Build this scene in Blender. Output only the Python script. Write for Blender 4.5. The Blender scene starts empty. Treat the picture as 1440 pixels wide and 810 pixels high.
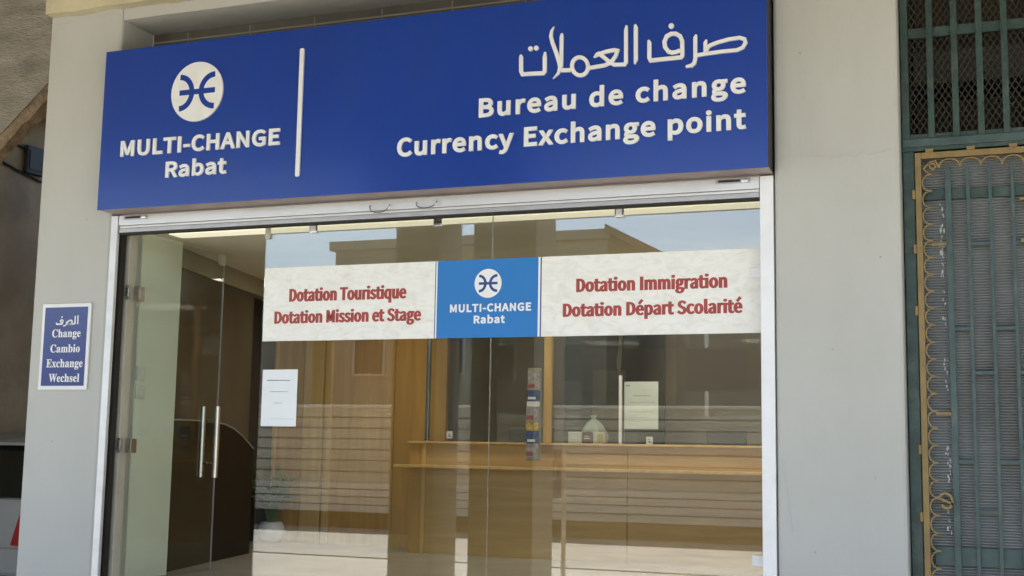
import bpy, bmesh, math, random
from mathutils import Vector, Matrix
R = math.radians
random.seed(7)
scene = bpy.context.scene
COL = scene.collection

# ------------------------------------------------------------------ camera
CAM = Vector((2.8889, -5.9163, 1.3))
YAW, PITCH, ROLL, FPX = 0.36971, 0.12733, 0.01690, 1771.90472
cd = bpy.data.cameras.new('camera')
cam = bpy.data.objects.new('camera', cd)
COL.objects.link(cam)
fw = Vector((-math.sin(YAW)*math.cos(PITCH), math.cos(YAW)*math.cos(PITCH), math.sin(PITCH)))
r0 = Vector((math.cos(YAW), math.sin(YAW), 0)); u0 = r0.cross(fw)
rr = math.cos(ROLL)*r0 + math.sin(ROLL)*u0
uu = -math.sin(ROLL)*r0 + math.cos(ROLL)*u0
M = Matrix((rr, uu, -fw)).transposed().to_4x4(); M.translation = CAM
cam.matrix_world = M
cd.sensor_width = 36; cd.lens = FPX/1440*36; cd.clip_start = .05; cd.clip_end = 2000
scene.camera = cam

# ------------------------------------------------------------------ daylight
SUN_EL, SUN_AZ = R(58), R(205)       # azimuth clockwise from +y: the sun stands over the street
w = bpy.data.worlds.new('World'); scene.world = w; w.use_nodes = True
nt = w.node_tree
sky = nt.nodes.new('ShaderNodeTexSky'); sky.sky_type = 'NISHITA'; sky.sun_disc = False
sky.sun_elevation = SUN_EL; sky.sun_rotation = SUN_AZ
bg = nt.nodes['Background']; bg.inputs['Strength'].default_value = .105
nt.links.new(sky.outputs[0], bg.inputs['Color'])
sl = bpy.data.lights.new('sun', 'SUN'); sl.energy = 4.5; sl.angle = R(.5); sl.color = (1, .95, .86)
so = bpy.data.objects.new('sun', sl); COL.objects.link(so)
sdir = Vector((math.sin(SUN_AZ)*math.cos(SUN_EL), math.cos(SUN_AZ)*math.cos(SUN_EL), math.sin(SUN_EL)))
so.rotation_euler = sdir.to_track_quat('Z', 'Y').to_euler(); so.location = (0, -20, 30)
scene.view_settings.view_transform = 'Standard'; scene.view_settings.look = 'None'
scene.view_settings.gamma = 1; scene.view_settings.exposure = 2.42
scene.view_settings.use_curve_mapping = False
scene.render.engine = 'CYCLES'
cy = scene.cycles
cy.use_denoising = True
cy.max_bounces = 10; cy.diffuse_bounces = 5; cy.glossy_bounces = 5; cy.transparent_max_bounces = 16
cy.sample_clamp_indirect = 6; cy.caustics_reflective = False; cy.caustics_refractive = False

# ------------------------------------------------------------------ materials
def newmat(name):
    m = bpy.data.materials.new(name); m.use_nodes = True
    return m, m.node_tree.nodes, m.node_tree.links, m.node_tree.nodes['Principled BSDF']

def mat(name, col, rough=.6, metal=0., var=.12, scale=3., bump=0., bscale=60., stretch=(1, 1, 1), spec=.5,
        dirt=None, dscale=1.2, damount=.5, coat=0.):
    """base colour with large soft variation, fine grain, optional dirt blotches and bump"""
    m, N, L, P = newmat(name)
    P.inputs['Roughness'].default_value = rough; P.inputs['Metallic'].default_value = metal
    P.inputs['Specular IOR Level'].default_value = spec
    P.inputs['Coat Weight'].default_value = coat; P.inputs['Coat Roughness'].default_value = .12
    tc = N.new('ShaderNodeTexCoord'); mp = N.new('ShaderNodeMapping'); mp.inputs['Scale'].default_value = stretch
    ge = N.new('ShaderNodeNewGeometry')
    L.new(ge.outputs['Position'], mp.inputs['Vector'])
    n1 = N.new('ShaderNodeTexNoise'); n1.inputs['Scale'].default_value = scale; n1.inputs['Detail'].default_value = 6
    L.new(mp.outputs[0], n1.inputs['Vector'])
    cr = N.new('ShaderNodeMapRange'); cr.inputs['From Min'].default_value = .3; cr.inputs['From Max'].default_value = .7
    cr.inputs['To Min'].default_value = 1-var; cr.inputs['To Max'].default_value = 1+var
    L.new(n1.outputs['Fac'], cr.inputs['Value'])
    mx = N.new('ShaderNodeVectorMath'); mx.operation = 'SCALE'; mx.inputs[0].default_value = col
    L.new(cr.outputs[0], mx.inputs['Scale'])
    out = mx.outputs[0]
    if dirt:
        n2 = N.new('ShaderNodeTexNoise'); n2.inputs['Scale'].default_value = dscale; n2.inputs['Detail'].default_value = 9
        n2.inputs['Roughness'].default_value = .65
        L.new(mp.outputs[0], n2.inputs['Vector'])
        r2 = N.new('ShaderNodeMapRange'); r2.inputs['From Min'].default_value = .5; r2.inputs['From Max'].default_value = .72
        r2.inputs['To Max'].default_value = damount; L.new(n2.outputs['Fac'], r2.inputs['Value'])
        mm = N.new('ShaderNodeMix'); mm.data_type = 'RGBA'; mm.inputs['B'].default_value = (*dirt, 1)
        L.new(r2.outputs[0], mm.inputs['Factor']); L.new(out, mm.inputs['A']); out = mm.outputs['Result']
    L.new(out, P.inputs['Base Color'])
    if bump:
        n3 = N.new('ShaderNodeTexNoise'); n3.inputs['Scale'].default_value = bscale; n3.inputs['Detail'].default_value = 5
        L.new(mp.outputs[0], n3.inputs['Vector'])
        bp = N.new('ShaderNodeBump'); bp.inputs['Strength'].default_value = bump; bp.inputs['Distance'].default_value = .02
        L.new(n3.outputs['Fac'], bp.inputs['Height']); L.new(bp.outputs[0], P.inputs['Normal'])
    return m

def glass(name, tint=(.9, .93, .91), ior_r=.05):
    m, N, L, P = newmat(name); N.remove(P)
    o = N['Material Output']
    tr = N.new('ShaderNodeBsdfTransparent'); tr.inputs['Color'].default_value = (*tint, 1)
    gl = N.new('ShaderNodeBsdfGlossy'); gl.inputs['Roughness'].default_value = 0
    ge = N.new('ShaderNodeNewGeometry')
    dt = N.new('ShaderNodeVectorMath'); dt.operation = 'DOT_PRODUCT'
    L.new(ge.outputs['Incoming'], dt.inputs[0]); L.new(ge.outputs['Normal'], dt.inputs[1])
    ab = N.new('ShaderNodeMath'); ab.operation = 'ABSOLUTE'; L.new(dt.outputs['Value'], ab.inputs[0])
    iv = N.new('ShaderNodeMath'); iv.operation = 'SUBTRACT'; iv.inputs[0].default_value = 1; L.new(ab.outputs[0], iv.inputs[1])
    pw = N.new('ShaderNodeMath'); pw.operation = 'POWER'; pw.inputs[1].default_value = 5; L.new(iv.outputs[0], pw.inputs[0])
    ma = N.new('ShaderNodeMath'); ma.operation = 'MULTIPLY_ADD'; ma.inputs[1].default_value = 1-ior_r; ma.inputs[2].default_value = ior_r
    L.new(pw.outputs[0], ma.inputs[0])
    mx = N.new('ShaderNodeMixShader'); L.new(ma.outputs[0], mx.inputs[0]); L.new(tr.outputs[0], mx.inputs[1]); L.new(gl.outputs[0], mx.inputs[2])
    L.new(mx.outputs[0], o.inputs['Surface'])
    return m

def wood(name, col, dark, rough=.4, scale=2.2, axis=2, amount=1.):
    m, N, L, P = newmat(name); P.inputs['Roughness'].default_value = rough
    ge = N.new('ShaderNodeNewGeometry'); mp = N.new('ShaderNodeMapping')
    s = [9, 9, 9]; s[axis] = .7; mp.inputs['Scale'].default_value = s
    L.new(ge.outputs['Position'], mp.inputs['Vector'])
    n = N.new('ShaderNodeTexNoise'); n.inputs['Scale'].default_value = scale; n.inputs['Detail'].default_value = 8
    n.inputs['Distortion'].default_value = .8; L.new(mp.outputs[0], n.inputs['Vector'])
    r = N.new('ShaderNodeMapRange'); r.inputs['From Min'].default_value = .3; r.inputs['From Max'].default_value = .72
    r.inputs['To Max'].default_value = amount
    L.new(n.outputs['Fac'], r.inputs['Value'])
    mm = N.new('ShaderNodeMix'); mm.data_type = 'RGBA'; mm.inputs['A'].default_value = (*col, 1); mm.inputs['B'].default_value = (*dark, 1)
    L.new(r.outputs[0], mm.inputs['Factor']); L.new(mm.outputs['Result'], P.inputs['Base Color'])
    return m

def emit(name, col, st):
    m, N, L, P = newmat(name); P.inputs['Emission Color'].default_value = (*col, 1); P.inputs['Emission Strength'].default_value = st
    P.inputs['Base Color'].default_value = (*col, 1)
    return m

def stone_paper(name):
    m, N, L, P = newmat(name); P.inputs['Roughness'].default_value = .45
    ge = N.new('ShaderNodeNewGeometry'); mp = N.new('ShaderNodeMapping'); mp.inputs['Scale'].default_value = (5, 1, 10)
    L.new(ge.outputs['Position'], mp.inputs['Vector'])
    v = N.new('ShaderNodeTexNoise'); v.inputs['Scale'].default_value = 2.2; v.inputs['Detail'].default_value = 5; v.inputs['Distortion'].default_value = 1.6
    L.new(mp.outputs[0], v.inputs['Vector'])
    c = N.new('ShaderNodeValToRGB'); e = c.color_ramp.elements
    e[0].position = .3; e[0].color = (.70, .685, .64, 1); e[1].position = .62; e[1].color = (.80, .795, .765, 1)
    k = c.color_ramp.elements.new(.45); k.color = (.76, .75, .71, 1)
    L.new(v.outputs['Fac'], c.inputs[0]); L.new(c.outputs[0], P.inputs['Base Color'])
    return m

MT = dict(
    paint=mat('grey wall paint', (.43, .432, .412), .7, var=.04, scale=1.3, bump=.16, bscale=11, dirt=(.33, .315, .27), dscale=1.1, damount=.24, stretch=(1.8, 1.8, .7)),
    plaster=mat('yellowed plaster', (.52, .47, .32), .85, var=.12, scale=4, bump=.4, bscale=30, dirt=(.3, .26, .17), dscale=3),
    soffit=mat('soffit paint', (.34, .32, .26), .85, var=.1, scale=2, bump=.2, bscale=20),
    concrete=mat('rough concrete', (.25, .235, .20), .9, var=.28, scale=3.4, bump=.8, bscale=34, stretch=(1, 1, 2.6), dirt=(.15, .135, .11), dscale=4, damount=.6),
    rawedge=mat('broken plaster edge', (.2, .15, .095), .95, var=.4, scale=14, bump=.8, bscale=40, dirt=(.08, .06, .04), dscale=9, damount=.8),
    passage=mat('passage wall', (.44, .345, .215), .9, var=.2, scale=1.6, bump=.2, bscale=24, dirt=(.24, .22, .18), dscale=2.4, damount=.6),
    tiles=mat('recess tiles', (.13, .12, .10), .5, var=.2, scale=5),
    dark=mat('dark void', (.012, .012, .011), .7),
    alu=mat('worn aluminium paint', (.62, .62, .635), .38, .25, var=.06, scale=6, dirt=(.40, .385, .36), dscale=7, damount=.35, stretch=(.25, 1, 1.)),
    alu2=mat('grey aluminium', (.40, .40, .42), .4, .3, var=.08, scale=7, dirt=(.24, .23, .22), dscale=8, damount=.4),
    white=mat('white paint and rail sheen', (.74, .745, .77), .35, .05, var=.04, scale=5, dirt=(.55, .54, .52), dscale=6, damount=.3),
    jamb=mat('beige door jamb', (.47, .45, .38), .5, var=.06, scale=4, dirt=(.3, .28, .22), dscale=6, damount=.4),
    chrome=mat('brushed steel', (.62, .62, .61), .22, 1., var=.08, scale=20),
    brass=mat('dull hinge steel', (.36, .34, .29), .35, .9, var=.2, scale=30),
    blue=mat('sign blue', (.004, .036, .27), .27, var=.06, scale=1.6, spec=.36, coat=.08, dirt=(.010, .044, .235), dscale=2.2, damount=.5, stretch=(1.5, 1, .4)),
    signside=mat('dark sign side', (.035, .03, .035), .6), signedge=mat('sign aluminium edge', (.36, .30, .29), .5, .2, var=.12, scale=8),
    letter=mat('off white letters', (.70, .71, .715), .5, var=.06, scale=12),
    plateblue=mat('enamel blue', (.018, .032, .185), .25, var=.1, scale=9),
    enamel=mat('enamel white', (.70, .70, .70), .3, var=.04),
    paper=mat('white paper', (.74, .77, .80), .6, var=.03, scale=6),
    paper2=mat('aged paper', (.55, .60, .56), .6, var=.06, scale=8),
    ink=mat('grey ink', (.12, .12, .14), .7),
    stonepaper=stone_paper('stone pattern print'),
    red=mat('red print', (.34, .042, .032), .5, var=.12, scale=14),
    bannerblue=mat('light blue print', (.012, .17, .50), .4, var=.05, scale=3),
    navy=mat('navy print', (.015, .05, .22), .5),
    bannerwhite=mat('white print', (.78, .79, .80), .5, var=.02),
    glass=glass('window glass', (.955, .965, .95), .085), glassdoor=glass('door glass', (.95, .97, .955), .035),
    counterglass=glass('counter glass', (.95, .975, .96), .04),
    green_wall=mat('pale green wall', (.72, .76, .66), .55, var=.05, scale=2.5),
    ceil=mat('shop ceiling', (.78, .74, .60), .8, var=.05),
    header=mat('beige header', (.27, .25, .175), .6, var=.1),
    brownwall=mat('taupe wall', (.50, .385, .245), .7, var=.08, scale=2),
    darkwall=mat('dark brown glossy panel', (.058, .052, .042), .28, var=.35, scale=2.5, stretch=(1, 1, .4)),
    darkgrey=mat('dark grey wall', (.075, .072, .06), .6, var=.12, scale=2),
    black=mat('dark car reflection', (.012, .010, .008), .5, spec=.2, var=.3, scale=6),
    rim=mat('pale mirrored roofline', (.35, .36, .42), .3, .4),
    wood=wood('orange wood panel', (.56, .315, .075), (.43, .225, .05), .45),
    wood2=wood('pale wood trim', (.66, .43, .15), (.53, .33, .10), .4),
    wood3=wood('counter wood', (.52, .335, .12), (.41, .25, .08), .42, axis=0),
    floor=mat('shop floor tiles', (.38, .36, .31), .25, var=.1, scale=3),
    led=emit('warm strip light', (1., .95, .74), .115),
    panel=emit('added fill glow', (1., .93, .74), 2.2),
    pot=mat('white ceramic', (.62, .64, .66), .3, var=.03),
    soil=mat('soil', (.04, .03, .02), .95),
    leafm=mat('leaf green', (.10, .19, .05), .5, var=.4, scale=15),
    iron=mat('green iron paint', (.022, .048, .040), .5, .1, var=.25, scale=9, dirt=(.10, .12, .105), dscale=12, damount=.5, bump=.15, bscale=60),
    iron2=mat('lighter green iron', (.036, .066, .064), .5, .1, var=.25, scale=9, dirt=(.12, .14, .125), dscale=12, damount=.5),
    gold=mat('ochre iron paint', (.22, .145, .045), .5, .1, var=.2, scale=10, dirt=(.13, .10, .045), dscale=14, damount=.6),
    wire=mat('rusty mesh wire', (.035, .032, .024), .7, var=.3, scale=20),
    rib=mat('ribbed plastic sheet', (.155, .165, .165), .42, var=.16, scale=5, dirt=(.085, .08, .065), dscale=1.1, damount=.7),
    flake=mat('white paint smear', (.52, .54, .53), .8, var=.15, scale=30),
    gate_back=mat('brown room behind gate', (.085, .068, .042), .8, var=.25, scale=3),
    pave=mat('pale paving', (.40, .375, .32), .8, var=.12, scale=1.4, bump=.2, bscale=30, dirt=(.3, .28, .23), dscale=2.5, damount=.5),
    road=mat('worn road', (.35, .335, .295), .85, var=.15, scale=1.2, bump=.3, bscale=70),
    ground=mat('earth', (.25, .22, .17), .9, var=.15, scale=.4),
    kerb=mat('kerb stone', (.34, .32, .28), .8, var=.1, scale=5),
    plinth=mat('whitewashed plinth', (.82, .79, .70), .8, var=.08, scale=3), base=mat('dark footing', (.09, .08, .065), .9),
    steps=mat('limestone trim', (.55, .52, .44), .8, var=.1, scale=3),
    bwall=mat('limestone wall', (.62, .575, .46), .85, var=.12, scale=2.5, bump=.2, bscale=30),
    groove=mat('shadow joint stone', (.20, .185, .15), .9),
    build=mat('ochre building', (.36, .31, .22), .85, var=.1, scale=.6),
    buildb=mat('brown building', (.42, .34, .24), .85, var=.1, scale=.6),
    win=mat('dark window', (.03, .032, .035), .2),
    rtile=mat('roof tiles', (.24, .15, .09), .8, var=.2, scale=3),
    pillar=mat('pillar paint', (.27, .245, .19), .75, var=.08, scale=1.2, bump=.1, bscale=15),
    post=mat('pale post paint', (.55, .52, .42), .5, var=.1),
    postsign=mat('faded violet sign', (.13, .12, .19), .5, var=.1),
    carpaint=mat('silver car paint', (.50, .51, .50), .18, .3, var=.02, coat=1.), carglass=mat('car glass', (.015, .018, .013), .08),
    lampred=mat('tail lamp red', (.38, .02, .02), .12, coat=1.), lampwhite=mat('tail lamp clear', (.65, .60, .55), .12, coat=1.),
    tyre=mat('tyre rubber', (.018, .018, .018), .8), alloy=mat('alloy rim', (.45, .45, .46), .3, .8),
    plasticdk=mat('dark plastic', (.022, .022, .022), .45), box=mat('dark grey meter box', (.035, .033, .03), .6, var=.2),
    switch=mat('white switch plastic', (.60, .64, .56), .35), bag=mat('thin white plastic', (.62, .66, .62), .35),
    card1=mat('white card', (.62, .63, .60), .6), card2=mat('maroon card', (.12, .045, .055), .6), card3=mat('yellow card', (.5, .36, .10), .6),
    b1=mat('leaflet blue', (.025, .07, .19), .5, var=.5, scale=40), b2=mat('leaflet pale', (.30, .27, .27), .5, var=.4, scale=45),
    b3=mat('leaflet yellow', (.50, .34, .07), .5, var=.5, scale=50), b4=mat('leaflet red', (.30, .08, .08), .5, var=.4, scale=40),
)
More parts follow.
